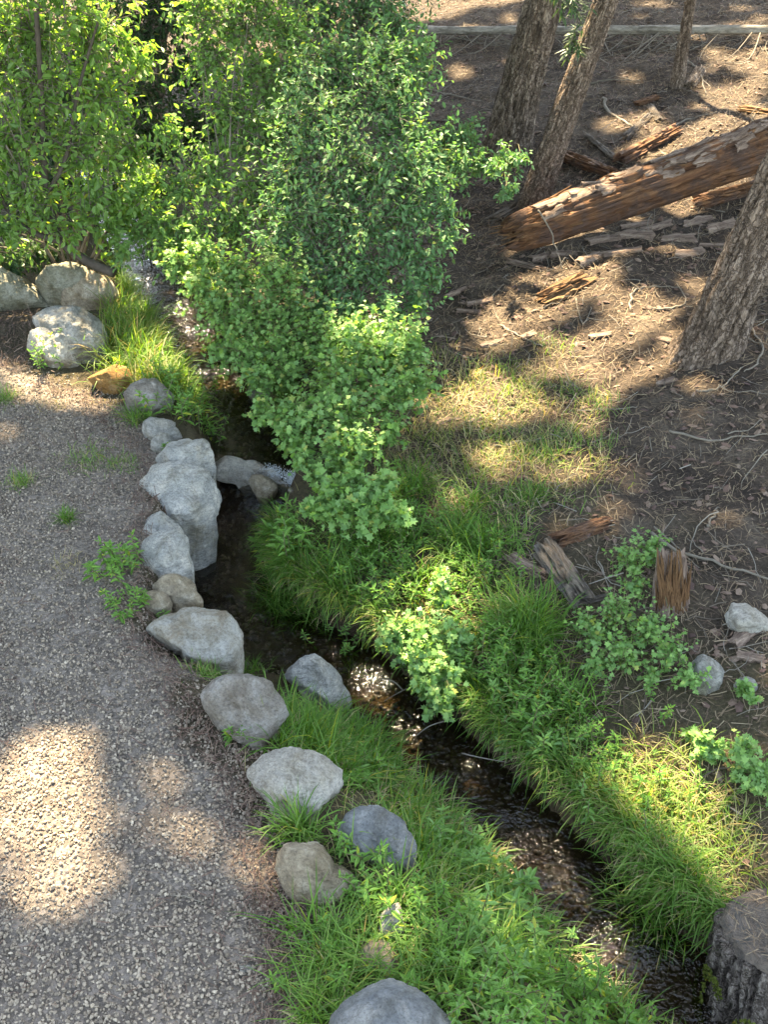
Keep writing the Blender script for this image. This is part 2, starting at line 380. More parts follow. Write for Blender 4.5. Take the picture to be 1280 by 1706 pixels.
M['bark_flake'] = wood_mat('bark_flake', [ (.3, (0.071, 0.047, 0.038)), (.47, (0.179, 0.122, 0.093)), (.62, (0.287, 0.208, 0.159)), (.78, (0.431, 0.345, 0.273))], .15, 30, .8, .015)
M['foam'] = speck_mat('white_water', [(.75, .78, .8), (.6, .65, .68), (.85, .87, .88)], .3, .5)
M['moss'] = leaf_mat('moss', [(.05, .065, .015), (.08, .10, .02), (.11, .13, .03)], .2, .9, .1)

# stump's sawn top
m, n, l, bs = new_mat('sawn_stump_top'); M['stump_top'] = m
tc = n.new('ShaderNodeTexCoord'); a = noise_node(n, l, tc.outputs['Object'], 9, 9, .72, .6)
r_ = ramp(n, [(.36, (.03, .026, .023)), (.45, (.075, .058, .046)), (.53, (.14, .105, .08)), (.60, (.09, .075, .062)), (.68, (.05, .048, .047))]); l.new(a.outputs[0], r_.inputs[0])
wv = n.new('ShaderNodeTexWave'); wv.wave_type = 'RINGS'; wv.rings_direction = 'Z'; wv.inputs['Scale'].default_value = 22; wv.inputs['Distortion'].default_value = 3; wv.inputs['Detail'].default_value = 3
l.new(tc.outputs['Object'], wv.inputs[0]); r2_ = ramp(n, [(.2, (.9, .89, .88)), (.7, (1.03, 1.03, 1.03))]); l.new(wv.outputs['Fac'], r2_.inputs[0])
l.new(mixc(n, l, .7, r_.outputs[0], r2_.outputs[0], 'MULTIPLY'), bs.inputs['Base Color']); bs.inputs['Roughness'].default_value = .9
bump(n, l, bs, a.outputs[0], 1.0, .05)

# ground: zones stored per vertex (r gravel yard, g bank soil darkened for the overhang's shade, b stream bed)
m, n, l, bs = new_mat('ground_soil'); M['ground'] = m
tc = n.new('ShaderNodeTexCoord'); v = tc.outputs['Object']
at_ = n.new('ShaderNodeAttribute'); at_.attribute_name = 'zone'
sp = n.new('ShaderNodeSeparateColor'); l.new(at_.outputs['Color'], sp.inputs[0])
a = noise_node(n, l, v, 2.2, 8, .68, .5); duff = ramp(n, [(.30, (.028, .021, .017)), (.48, (.056, .042, .033)), (.60, (.090, .069, .053)), (.74, (.14, .11, .085))]); l.new(a.outputs[0], duff.inputs[0])
f = noise_node(n, l, v, 45, 6, .75); fr = ramp(n, [(.3, (.45, .45, .45)), (.52, (1, 1, 1)), (.7, (1.7, 1.6, 1.45))]); l.new(f.outputs[0], fr.inputs[0])
dcol = mixc(n, l, .9, duff.outputs[0], fr.outputs[0], 'MULTIPLY')
gr = noise_node(n, l, v, 3, 6, .65); gcol = ramp(n, [(.3, (.11, .09, .075)), (.5, (.16, .135, .115)), (.7, (.21, .18, .155))]); l.new(gr.outputs[0], gcol.inputs[0])
vo = n.new('ShaderNodeTexVoronoi'); vo.inputs['Scale'].default_value = 48; l.new(v, vo.inputs['Vector'])
gv = ramp(n, [(0, (.5, .5, .5)), (.5, (1.1, 1.08, 1.06)), (1, (1.9, 1.85, 1.8))]); l.new(vo.outputs['Color'], gv.inputs[0])
gc = mixc(n, l, .9, gcol.outputs[0], gv.outputs[0], 'MULTIPLY')
c = mixc(n, l, sp.outputs[0], dcol, gc)
bank = mixc(n, l, .9, (.075, .062, .036), fr.outputs[0], 'MULTIPLY'); c = mixc(n, l, sp.outputs[1], c, bank)
bedr = ramp(n, [(.3, (.025, .017, .011)), (.5, (.065, .043, .025)), (.7, (.12, .085, .05))]); l.new(noise_node(n, l, v, 9, 6, .7).outputs[0], bedr.inputs[0])
c = mixc(n, l, sp.outputs[2], c, bedr.outputs[0])
l.new(c, bs.inputs['Base Color']); bs.inputs['Roughness'].default_value = .95; bs.inputs['Specular IOR Level'].default_value = .15
ad = n.new('ShaderNodeMath'); ad.operation = 'ADD'; l.new(f.outputs[0], ad.inputs[0]); l.new(a.outputs[0], ad.inputs[1])
bump(n, l, bs, ad.outputs[0], .8, .03)

# water: clear, rippled, mirror-like by Fresnel
m, n, l, bs = new_mat('clear_stream_water'); M['water'] = m
tc = n.new('ShaderNodeTexCoord')
w1 = noise_node(n, l, tc.outputs['Object'], 11, 3, .55, .8); w2 = noise_node(n, l, tc.outputs['Object'], 55, 2, .5, .3)
ad = n.new('ShaderNodeMath'); ad.operation = 'MULTIPLY_ADD'; ad.inputs[1].default_value = .38; l.new(w2.outputs[0], ad.inputs[0]); l.new(w1.outputs[0], ad.inputs[2])
bp = n.new('ShaderNodeBump'); bp.inputs['Strength'].default_value = 1.0; bp.inputs['Distance'].default_value = .022; l.new(ad.outputs[0], bp.inputs['Height'])
fz = n.new('ShaderNodeFresnel'); fz.inputs[0].default_value = 1.45; l.new(bp.outputs[0], fz.inputs['Normal'])
gl = n.new('ShaderNodeBsdfGlossy'); gl.inputs['Roughness'].default_value = .075; l.new(bp.outputs[0], gl.inputs['Normal'])
tr = n.new('ShaderNodeBsdfTransparent'); tr.inputs[0].default_value = (.55, .52, .45, 1)
mx = n.new('ShaderNodeMixShader'); l.new(fz.outputs[0], mx.inputs[0]); l.new(tr.outputs[0], mx.inputs[1]); l.new(gl.outputs[0], mx.inputs[2])
l.new(mx.outputs[0], n['Material Output'].inputs[0]); n.remove(bs)

# ------------------------------------------------------------------ the ground
GRAVEL = gpoly([(-260, 590), (30, 600), (60, 630), (140, 650), (200, 690), (262, 745), (275, 800), (262, 860), (250, 950), (235, 1010), (250, 1080), (310, 1130),
                (345, 1215), (425, 1290), (455, 1380), (462, 1480), (490, 1540), (480, 1640), (540, 1706)]).tolist() + [[-.2, 1.2], [-.2, -8], [-20, -8], [-20, 7]]
GRAVEL = np.array(GRAVEL)
nx, ny = len(gx), len(gy)
V = np.stack([GX.ravel(), GY.ravel(), GZ.ravel()], 1)
I = np.arange(nx * ny).reshape(ny, nx)
q = np.stack([I[:-1, :-1], I[:-1, 1:], I[1:, 1:], I[1:, :-1]], -1).reshape(-1, 4)
T = np.concatenate([q[:, [0, 1, 2]], q[:, [0, 2, 3]]])
gm = mesh_from('ground', V, T, M['ground'])
jit = fbm(np.stack([V[:, 0] * 3, V[:, 1] * 3, 0 * V[:, 0]], 1), 3, 5) * .12
ing = in_poly(GRAVEL, V[:, 0] + jit, V[:, 1] + jit).astype(float)
hwv = W0[GI]; e_ = np.abs(GD) - hwv
bedz = 1 - sstep(-.02, .2, e_)
bankz = (1 - sstep(.5, 2.4, e_ + jit * 4)) * (1 - ing)
zone = np.stack([ing, bankz, bedz, np.ones_like(ing)], 1).astype(np.float32)
ca = gm.color_attributes.new('zone', 'FLOAT_COLOR', 'POINT'); ca.data.foreach_set('color', zone.ravel())
ground = link('ground', gm); tag(ground, kind='structure')

# ------------------------------------------------------------------ the stream
na = 13
mb = MB(); u = np.linspace(-1, 1, na)
NORM = np.stack([-TAN[:, 1], TAN[:, 0]], 1)
cc = C0.copy(); cc[:, 2] = np.interp(tt, seg, pts[:, 2])
half = (W0 + .07)[:, None] * u[None]
sx = cc[:, 0:1] + NORM[:, 0:1] * half; sy = cc[:, 1:2] + NORM[:, 1:2] * half
p3 = np.stack([sx.ravel() * 5, sy.ravel() * 5, 0 * sx.ravel()], 1)
sz = np.repeat(cc[:, 2], na) + .012 * fbm(p3, 3, 21) 
V = np.stack([sx.ravel(), sy.ravel(), sz], 1); I = np.arange(len(tt) * na).reshape(len(tt), na)
q = np.stack([I[:-1, :-1], I[:-1, 1:], I[1:, 1:], I[1:, :-1]], -1).reshape(-1, 4)
stream = link('stream', mesh_from('stream', V, np.concatenate([q[:, [0, 2, 1]], q[:, [0, 3, 2]]]), M['water']))
tag(stream, kind='structure')

# ------------------------------------------------------------------ boulders
def ico(sub):
    import bmesh
    b = bmesh.new(); bmesh.ops.create_icosphere(b, subdivisions=sub, radius=1)
    v = np.array([x.co[:] for x in b.verts]); t = np.array([[x.index for x in f.verts] for f in b.faces]); b.free(); return v, t
ICO6 = ico(6); ICO5 = ico(5); ICO4 = ico(4); ICO1 = ico(1); ICO2 = ico(2)

def boulder(outline, label, mat, group='boulders edging the stream', depth=.85, lift=.0, seed=0, facets=15, low=.66, rough=.05, name='boulder', sink=.12, Yc=None, cat='boulder'):
    """outline: the visible edge in photograph pixels; the stone gets its own place, size and thickness"""
    g = np.random.default_rng(seed + 100)
    o = np.asarray(outline, float); cx = (o[:, 0].min() + o[:, 0].max()) / 2; cyp = (o[:, 1].min() + o[:, 1].max()) / 2
    if Yc is None:
        foot = P(cx, o[:, 1].max() - .18 * np.ptp(o[:, 1])); Yc = foot[1] + .5 * mpp(foot) * (o[:, 0].ptp() if hasattr(o[:, 0], 'ptp') else np.ptp(o[:, 0])) * .35
    C = at(cx, cyp, Yc); s = mpp(C)
    ang = np.arctan2(-(o[:, 1] - cyp), o[:, 0] - cx); rad = np.hypot(o[:, 0] - cx, o[:, 1] - cyp) * s
    k = np.argsort(ang); ang = ang[k]; rad = rad[k]
    A = np.r_[ang - 2 * math.pi, ang, ang + 2 * math.pi]; RR = np.r_[rad, rad, rad]
    v, t = ICO6 if np.ptp(o[:, 0]) > 112 else ICO5
    pn = nrm(g.normal(size=(facets, 3))); smooth_ = facets <= 9; facets = facets if smooth_ else 20; pn = nrm(g.normal(size=(facets, 3))); pd = g.uniform(.8, .96, facets) if smooth_ else g.uniform(.70, 1.0, facets)
    o = np.column_stack([cx + (o[:, 0] - cx) * 1.06, cyp + (o[:, 1] - cyp) * 1.05])
    dots = v @ pn.T
    f = np.where(dots > .05, pd[None] / np.maximum(dots, .05), 9.0)
    f = np.concatenate([f, np.full((len(v), 1), 1.0 if smooth_ else 1.25)], 1)
    sm = -np.log(np.exp(-70 * np.minimum(f, 3)).sum(1)) / 70      # softened edges between the facets
    fac = np.clip(sm + .03, .5, 1.3)
    if not smooth_: fac = fac / fac[np.hypot(v[:, 0], v[:, 1]) > .9].mean()
    th = np.arctan2(v[:, 1], v[:, 0]); rr = np.interp(th, A, RR)
    mean = rad.mean(); hz = np.hypot(v[:, 0], v[:, 1])
    # silhouette keeps its traced radius; facets act towards and away from the viewer
    w = hz ** 4
    fxy = fac * (1 - w) + (fac * .55 + .45) * w
    nz = fbm(v * 2.2 + seed * 3.1, 6, seed, .6)
    n2_ = fbm(v * 7 + seed, 4, seed + 50, .6); n2_ = -np.abs(n2_) * .026
    fxy = fxy * (1 + rough * nz + n2_); fz = fac * (1 + rough * 1.8 * nz + 2 * n2_)
    off = (v[:, 0] * rr * fxy)[:, None] * cR + (v[:, 1] * rr * fxy)[:, None] * cU - (v[:, 2] * mean * depth * fz)[:, None] * cF
    off[:, 2] = np.where(off[:, 2] < -.25 * mean, off[:, 2] - sink * sstep(-.25 * mean, -mean, off[:, 2]), off[:, 2])
    off[:, 2] += lift
    ob = link(name, mesh_from(name, off, t, M[mat]), loc=C)
    return tag(ob, label, cat, group)

B = boulder
B([(-45, 480), (-20, 462), (20, 456), (50, 470), (78, 495), (86, 512), (60, 525), (0, 520), (-45, 515)], 'rounded tan boulder cut off by the left edge below the leafy tree', 'rock_mossy', seed=1)
B([(58, 470), (75, 448), (105, 437), (130, 440), (145, 465), (130, 500), (95, 505), (65, 490)], 'mossy boulder tucked under the crooked stem of the leafy tree', 'rock_mossy', seed=2, Yc=9.15)
B([(100, 498), (110, 470), (135, 450), (160, 455), (185, 470), (194, 492), (185, 510), (165, 522), (130, 520), (105, 512)], 'smooth pale boulder with sun flecks at the top of the left bank', 'rock_tan', seed=3, facets=8)
B([(58, 530), (80, 514), (115, 510), (150, 522), (172, 550), (183, 585), (178, 612), (150, 616), (110, 600), (72, 560)], 'large smooth grey boulder behind the orange rock', 'rock_grey', seed=4, facets=9)
B([(46, 580), (62, 556), (90, 548), (118, 558), (134, 588), (134, 612), (110, 622), (70, 612)], 'pale boulder with a green weed in front at the gravel corner', 'rock_pale', seed=5, rough=.05)
B([(150, 632), (166, 618), (195, 612), (215, 616), (222, 628), (208, 655), (195, 664), (170, 654)], 'small orange rock among the grey boulders', 'rock_orange', seed=6, facets=12)
B([(215, 640), (240, 628), (262, 636), (284, 660), (280, 685), (265, 700), (235, 695), (212, 670)], 'blocky grey rock behind the grass blades next to the orange rock', 'rock_brown', seed=7, facets=16, low=.66)
B([(235, 700), (262, 696), (290, 712), (303, 730), (285, 742), (250, 735)], 'flat low grey rock at the upper end of the stone edging', 'rock_grey', seed=8)
B([(250, 735), (262, 724), (282, 728), (290, 748), (270, 756), (252, 750)], 'smallest grey rock wedged above the pale slabs', 'rock_grey', seed=9)
B([(256, 768), (276, 742), (318, 734), (346, 742), (357, 770), (356, 795), (335, 800), (300, 790), (275, 782)], 'pale blue grey slab beside the little waterfall', 'rock_blue', seed=10, facets=11, low=.74, depth=.8, sink=.35)
B([(244, 800), (262, 776), (320, 782), (347, 790), (362, 822), (358, 862), (342, 902), (320, 926), (296, 908), (272, 890), (246, 866), (238, 830)], 'largest pale slab of the stone edging with a steep face to the water', 'rock_blue', seed=11, facets=12, low=.74, depth=.7, sink=.45, rough=.05)
B([(236, 908), (256, 886), (302, 890), (318, 925), (325, 965), (320, 990), (288, 980), (244, 950)], 'pale blue grey slab below the largest slab', 'rock_blue', seed=12, facets=11, low=.74, depth=.8, sink=.4)
B([(250, 978), (272, 954), (300, 962), (328, 985), (340, 1004), (310, 1018), (285, 1016), (270, 1000)], 'tan rock wedged between the pale slab and the big cream boulder', 'rock_tan', seed=13, Yc=4.95, facets=14)
B([(236, 872), (250, 856), (285, 862), (306, 890), (300, 912), (262, 908), (240, 895)], 'low pale slab filling the corner behind the largest slab', 'rock_blue', seed=34, sink=.2)
B([(230, 1005), (240, 990), (262, 984), (282, 996), (286, 1015), (262, 1026), (238, 1026)], 'small round tan rock beside a green weed on the gravel edge', 'rock_tan', seed=14, facets=9)
B([(240, 1045), (250, 1030), (290, 1018), (350, 1010), (378, 1016), (388, 1050), (396, 1085), (392, 1118), (370, 1124), (330, 1110), (300, 1092), (262, 1070)], 'big cream and grey boulder with a flat face in the middle of the edging', 'rock_cream', seed=15, facets=18, low=.68, sink=.3)
B([(336, 1152), (352, 1138), (392, 1124), (425, 1128), (458, 1150), (484, 1190), (470, 1215), (440, 1240), (405, 1246), (375, 1222), (350, 1190)], 'brownish grey boulder with a weed growing at its foot', 'rock_brown', seed=16, facets=13, low=.7)
B([(478, 1125), (500, 1100), (525, 1092), (548, 1102), (572, 1140), (586, 1172), (570, 1186), (530, 1170), (495, 1145)], 'pointed blue grey rock standing at the water edge', 'rock_blue', seed=17, facets=13, low=.72)
B([(420, 1285), (435, 1258), (462, 1246), (505, 1248), (550, 1268), (570, 1285), (568, 1312), (545, 1332), (500, 1356), (465, 1358), (435, 1325)], 'light grey boulder with a grass tuft at its front', 'rock_pale', seed=18, facets=14, low=.7)
B([(562, 1385), (575, 1358), (612, 1345), (650, 1356), (680, 1385), (695, 1420), (690, 1450), (640, 1440), (590, 1425)], 'dark dome boulder overgrown with grass and dead stalks', 'rock_dark', seed=19, facets=9)
B([(460, 1430), (475, 1408), (515, 1405), (545, 1422), (556, 1446), (590, 1462), (605, 1480), (590, 1508), (540, 1512), (495, 1508), (464, 1475)], 'tan lumpy boulder with two humps at the gravel edge', 'rock_tan', seed=20, facets=9, rough=.06)
B([(635, 1530), (645, 1512), (665, 1508), (672, 1530), (660, 1560), (640, 1566)], 'small pale rock half hidden in leafy herbs', 'rock_pale', seed=21)
B([(590, 1590), (605, 1575), (635, 1568), (660, 1585), (666, 1610), (650, 1632), (615, 1630), (595, 1612)], 'rounded tan rock just behind the dark bottom boulder', 'rock_tan', seed=22, facets=9)
B([(660, 1640), (672, 1624), (700, 1625), (712, 1645), (695, 1660), (665, 1656)], 'small grey stone peeping out beside the dark bottom boulder', 'rock_grey', seed=23)
B([(545, 1720), (565, 1668), (600, 1645), (645, 1640), (690, 1655), (735, 1690), (765, 1720), (750, 1790), (660, 1830), (570, 1800)], 'smooth dark blue grey boulder cut off by the bottom edge', 'rock_dark', seed=24, facets=8, rough=.02)
def at_level(px_, py_, z): d = ray(px_, py_); return float((CAM + d * ((z - 4.0) / d[2]))[1])
B([(350, 772), (372, 758), (408, 766), (440, 784), (472, 802), (508, 824), (500, 838), (462, 834), (428, 822), (390, 808), (354, 800)], 'long pale ledge rock slanting across the stream at the little waterfall', 'rock_pale', 'rocks in the waterfall', seed=25, depth=.45, sink=.15, Yc=at_level(425, 800, -.36))
B([(414, 800), (425, 790), (442, 794), (458, 812), (450, 824), (428, 820)], 'tan rock in the middle of the little waterfall', 'rock_tan', 'rocks in the waterfall', seed=26, sink=.1, Yc=at_level(436, 808, -.36) - .14)
B([(1208, 1025), (1222, 1012), (1252, 1015), (1282, 1032), (1284, 1052), (1262, 1062), (1230, 1056), (1212, 1045)], 'white grey rock on dark soil at the right edge', 'rock_pale', 'rocks on the wooded bank', seed=28, facets=10)
B([(1150, 1105), (1170, 1092), (1195, 1100), (1205, 1125), (1190, 1150), (1160, 1140)], 'grey rock partly covered by the currant plant on the right bank', 'rock_grey', 'rocks on the wooded bank', seed=29)
B([(1158, 1140), (1172, 1130), (1186, 1140), (1184, 1158), (1166, 1160)], 'small mossy rock below the right bank currant plant', 'rock_mossy', 'rocks on the wooded bank', seed=30)
B([(1225, 1140), (1240, 1130), (1262, 1138), (1262, 1152), (1235, 1156)], 'small flat grey stone below the white grey rock', 'rock_grey', 'rocks on the wooded bank', seed=31)
B([(412, 652), (425, 636), (455, 632), (470, 648), (460, 672), (425, 676)], 'brown rock in the far bank under the currant leaves', 'rock_mossy', 'rocks on the wooded bank', seed=32)
B([(398, 1607), (408, 1609), (424, 1617), (418, 1623), (402, 1618)], 'single white pebble lying on the grey gravel', 'rock_pale', 'loose stones', seed=33, sink=0, name='pebble', cat='pebble')

# ------------------------------------------------------------------ wood: trunks, logs, chunks, stumps
def quat_to(d): return Vector([float(c) for c in d]).to_track_quat('Z', 'Y')
def wood_mesh(L, r0, r1, seed, na=72, nl=90, amp=.05, k=7.0, hs=1.2, flare=0.0, flare_h=.5, jag0=0.0, jag1=0.0, squash=1.0, bend=None, cap=True, ridge=True, rfun=None, hpow=1.0):
    a = np.arange(na) * 2 * math.pi / na; h = np.linspace(0, 1, nl) ** hpow
    H, Aa = np.meshgrid(h, a, indexing='ij')
    base = r0 + (r1 - r0) * H
    if rfun is not None: base = base * rfun(H, Aa)
    z = H * L
    base = base + flare * np.exp(-z / flare_h) * (1 + .35 * np.cos(Aa * 4 + seed) + .2 * np.cos(Aa * 7 + 2 * seed))
    p = np.stack([np.cos(Aa) * k / 2, np.sin(Aa) * k / 2, z * hs], -1) + seed * 7.3
    nz = fbm(p, 4, seed, .55)
    d = (1 - np.abs(nz) * 1.9) if ridge else nz
    if ridge: d = -np.clip(d, 0, 1) ** 2 + .25 * vnoise(p * 3, seed + 3)
    big = vnoise(np.stack([np.cos(Aa) * 1.2, np.sin(Aa) * 1.2, z * 1.1], -1) + seed * 3.7, seed + 5)
    r = np.maximum(base + amp * d + amp * .6 * big, .002)
    x = np.cos(Aa) * r; y = np.sin(Aa) * r * squash
    if jag0 or jag1:
        j = fbm(np.stack([np.cos(Aa) * 3.1, np.sin(Aa) * 3.1, 0 * Aa + seed], -1), 4, seed + 8, .75)
        z = z + jag0 * (1 - H) ** 6 * j * 1.0 + jag1 * H ** 6 * j
    if bend is not None:
        bx = bend(h); x = x + bx[:, 0][:, None]; y = y + bx[:, 1][:, None]
    V = np.stack([x, y, z], -1).reshape(-1, 3); I = np.arange(nl * na).reshape(nl, na)
    In = np.roll(I, -1, 1)
    T = np.concatenate([np.stack([I[:-1], In[:-1], In[1:]], -1).reshape(-1, 3), np.stack([I[:-1], In[1:], I[1:]], -1).reshape(-1, 3)])
    if cap:
        n = len(V); c0 = V.reshape(nl, na, 3)[0].mean(0); c1 = V.reshape(nl, na, 3)[-1].mean(0)
        c0[2] += .35 * jag0; c1[2] -= .35 * jag1
        V = np.vstack([V, c0, c1])
        T = np.concatenate([T, np.stack([np.full(na, n), In[0], I[0]], -1), np.stack([np.full(na, n + 1), I[-1], In[-1]], -1)])
    return V, T

def wood(name, p0, p1, r0, r1, mat, label=None, cat=None, group=None, parent=None, seed=0, smooth=True, **kw):
    p0 = np.asarray(p0, float); d = np.asarray(p1, float) - p0; L = float(np.linalg.norm(d))
    V, T = wood_mesh(L, r0, r1, seed, **kw)
    o = link(name, mesh_from(name, V, T, M[mat], smooth), parent, loc=p0, quat=quat_to(d / L))
    return tag(o, label, cat, group)

# standing trees: foot pixel, a pixel higher up the trunk, pixel widths
TREES = []
def tree(foot, top, wfoot, wtop, mat, label, seed, flare, height, up=.35, dY=0.0, group='conifers on the slope', dead=False, lean_keep=1.0):
    b = P(*foot); t = at(top[0], top[1], b[1] + dY); r0 = wfoot * mpp(b) / 2; r1 = wtop * mpp(t) / 2
    d = nrm(t - b); L = height / d[2]
    rt = root('conifer_tree', b, label, 'tree', group)
    Lt = np.linalg.norm(t - b)
    rend = max(.05, r1 - (r0 - r1) / Lt * .35 * (L - Lt)) ; rend = min(rend, r1 * .55)
    start = b - d * .25
    def rf(H, A):
        zz = H * (L + .25) - .25
        tgt = np.interp(zz, [-.25, 0, Lt, L], [r0, r0, r1, rend])
        lin = r0 + (rend - r0) * H
        return tgt / lin
    o = wood('trunk', start, b + d * L, r0, rend, mat, parent=rt, seed=seed, na=84, nl=180, hpow=1.7, amp=.16 * r0 ** .8, k=14, hs=2.2 if r0 > .2 else 4, flare=flare, flare_h=.3, rfun=rf)
    TREES.append(dict(b=b, d=d, L=L, root=rt, r=r1)); return rt
tree((843, 252), (906, 0), 74, 62, 'bark_grey', 'thickest dark leaning trunk near the leafy shrubs', 1, .07, 13.5)
tree((888, 345), (1010, 0), 50, 37, 'bark_red', 'slender pinkish trunk leaning right behind the broken log end', 2, .03, 13, dY=.3)
tree((1182, 585), (1345, 225), 97, 84, 'bark_right', 'big furrowed trunk leaning out of the right edge', 3, .11, 13)
tree((1129, 142), (1152, 0), 23, 17, 'bark_red', 'thin straight young trunk in front of the pale fallen log', 4, .015, 10)
tree((246, 205), (262, 20), 46, 40, 'bark_grey', 'dark shaded trunk behind the shrubs at upper left', 5, .05, 13)
# trees of the same wood standing outside the picture: they shade it
for (x, y, sdx) in ((-6.4, 9.5, 6), (-1.5, 19.5, 7), (4.2, 20.5, 8), (8.6, 13.0, 9), (-7.5, 15.5, 10)):
    b = np.array([x, y, float(zt(x, y))]); d = nrm(np.array([.04, 0, 1.0]))
    rt = root('conifer_tree', b, {6: 'conifer standing left of the picture beyond the boulders', 7: 'conifer up the slope above the top edge behind the shrubs', 8: 'conifer up the slope above the pale fallen log', 9: 'conifer standing right of the picture beside the rotten log', 10: 'conifer far left behind the leafy tree'}[sdx], 'tree', 'conifers on the slope')
    wood('trunk', b - d * .2, b + d * 14, .3, .1, 'bark_grey', parent=rt, seed=sdx, na=40, nl=60, amp=.03, k=9, hs=2, flare=.06)
    TREES.append(dict(b=b, d=d, L=14.0, root=rt, r=.2))

# crowns: sprays of needles spread so that the canopy leaves the gaps through which the photograph's sun flecks fall
LIT = [(85, 1370, 112, 125), (65, 1480, 60, 35), (312, 1388, 46, 32), (415, 1440, 34, 36), (250, 1290, 45, 14), (445, 1500, 34, 20), (300, 1695, 40, 16), (0, 1570, 24, 24),
       (5, 725, 24, 10), (780, 575, 78, 34), (880, 525, 110, 40), (955, 480, 70, 40), (1040, 545, 80, 24), (1080, 500, 50, 20), (760, 640, 50, 34), (690, 745, 44, 22), (870, 650, 70, 36), (930, 590, 70, 30), (830, 700, 40, 20), (990, 640, 50, 22), (1060, 620, 30, 12), (810, 760, 50, 16), (720, 690, 40, 26), (900, 470, 40, 20), (1000, 500, 40, 24), (1150, 470, 40, 16),
       (970, 782, 40, 14), (955, 700, 40, 18), (1190, 862, 20, 8), (1030, 850, 18, 6), (1225, 165, 75, 70), (1150, 235, 100, 38), (1240, 225, 60, 30), (1090, 205, 40, 16), (1260, 110, 30, 60), (1190, 100, 30, 24), (1060, 250, 40, 12), (1170, 290, 90, 14), (1070, 405, 95, 22), (1010, 415, 40, 14), (1225, 400, 50, 22), (1205, 500, 30, 16), (985, 425, 34, 12), (1122, 585, 16, 24),
       (1250, 40, 45, 24), (700, 27, 32, 5), (780, 47, 40, 3), (1100, 6, 50, 3), (1090, 1310, 92, 62), (1165, 1400, 70, 52), (1050, 1390, 40, 26), (680, 1070, 88, 55), (740, 985, 36, 28),
       (1250, 1420, 50, 50), (1200, 1270, 60, 24), (1110, 1255, 50, 20), (640, 1155, 75, 45), (720, 1235, 65, 50), (560, 1090, 40, 16), (770, 1290, 40, 24), (945, 1495, 18, 36), (1010, 1640, 34, 30), (930, 1420, 22, 22), (610, 1120, 26, 14),
       (235, 455, 42, 48), (300, 545, 26, 24), (700, 1570, 26, 38), (610, 1590, 20, 10), (650, 1525, 18, 12), (850, 1460, 22, 30), (640, 690, 60, 55), (600, 620, 50, 30), (690, 600, 34, 30), (160, 480, 34, 12), (95, 575, 26, 10),
       (640, 850, 28, 14), (570, 850, 24, 12), (1080, 1150, 20, 10), (1220, 642, 24, 6), (1262, 560, 16, 30), (1240, 1545, 40, 24), (830, 800, 24, 8), (420, 470, 26, 18), (330, 470, 34, 24), (690, 1400, 14, 14), (560, 640, 24, 14), (730, 700, 20, 12)]
_g = np.random.default_rng(5)
LIT += [(_g.uniform(560, 1280), _g.uniform(30, 1700), *(_g.uniform(6, 17) * np.array([1.2, .7]))) for _ in range(75)]
LIT = np.array(LIT, float)
BALLS = []                                # sunlit leaf masses (centre, radius)
for (a, b_, Y, r) in [(60, 60, 9.6, .75), (170, 120, 9.7, .6), (80, 200, 9.4, .7), (210, 240, 9.6, .45), (50, 330, 9.3, .6), (150, 370, 9.3, .45), (20, 410, 9.2, .3),
                      (400, 60, 10.2, .55), (350, 130, 10.0, .4), (430, 170, 10.0, .5), (390, 260, 9.7, .55), (450, 300, 9.7, .35), (310, 330, 9.4, .3), (290, 400, 9.2, .3), (470, 60, 10.4, .4), (740, 400, 8.5, .2), (740, 300, 8.8, .15), (620, 570, 7.6, .3)]:
    BALLS.append((at(a, b_, Y), r))
for (a, b_) in [(930, 345), (980, 325), (1040, 300), (1095, 285), (1120, 262), (1190, 235), (905, 360), (1010, 310), (1070, 290), (1150, 250)]: BALLS.append((at(a, b_, P(a, b_ + 55)[1] + .1), .25))

def canopy():
    g = np.random.default_rng(11)
    out = []
    for layer in range(6):
        X, Y = np.meshgrid(np.arange(-6.5, 7.5, .42), np.arange(.6, 18.5, .42)); X = X.ravel(); Y = Y.ravel()
        X = X + g.uniform(-.3, .3, len(X)); Y = Y + g.uniform(-.3, .3, len(Y)); Z = zt(X, Y)
        h = g.uniform(6.3, 11.0, len(X)) 
        out.append(np.stack([X, Y, Z], 1) + SUN[None] / SUN[2] * h[:, None])
    return np.concatenate(out)
cpos = canopy()
def spray_leaves(pos, n_each, g, rad=.36):
    n = len(pos); c = np.repeat(pos, n_each, 0)
    a = g.uniform(0, 2 * math.pi, len(c)); rr = rad * np.sqrt(g.random(len(c)))
    c = c + np.stack([np.cos(a) * rr, np.sin(a) * rr, g.normal(0, .10, len(c))], 1)
    return c
g = np.random.default_rng(12)
lp = spray_leaves(cpos, 21, g)
# where each needle bunch's shadow lands
gp = lp.copy(); zz = np.zeros(len(lp))
for _ in range(3):
    gp = lp - SUN[None] * ((lp[:, 2] - zz) / SUN[2])[:, None]; zz = zt(gp[:, 0], gp[:, 1])
gp[:, 2] = zz
qx, qy = to_px(gp)
wob = 1.3 * fbm(np.stack([gp[:, 0] * 3.2, gp[:, 1] * 3.2, 0 * qx], 1), 3, 31)
lit = np.zeros(len(lp), bool)
mg = .07 * FPX / ((gp - CAM) @ cF)
for (a, b_, rx, ry) in LIT: rx = rx + mg; ry = ry + mg * .6; lit |= ((qx - a) / rx) ** 2 + ((qy - b_) / ry) ** 2 < 1.0 + .7 * wob
for c_, r in BALLS:
    w = lp - c_; t_ = w @ SUN; dd = np.linalg.norm(w - t_[:, None] * SUN, axis=1); lit |= (dd < r * (1.1 + .2 * wob) + .12) & (t_ > 0)
lp = lp[~lit]
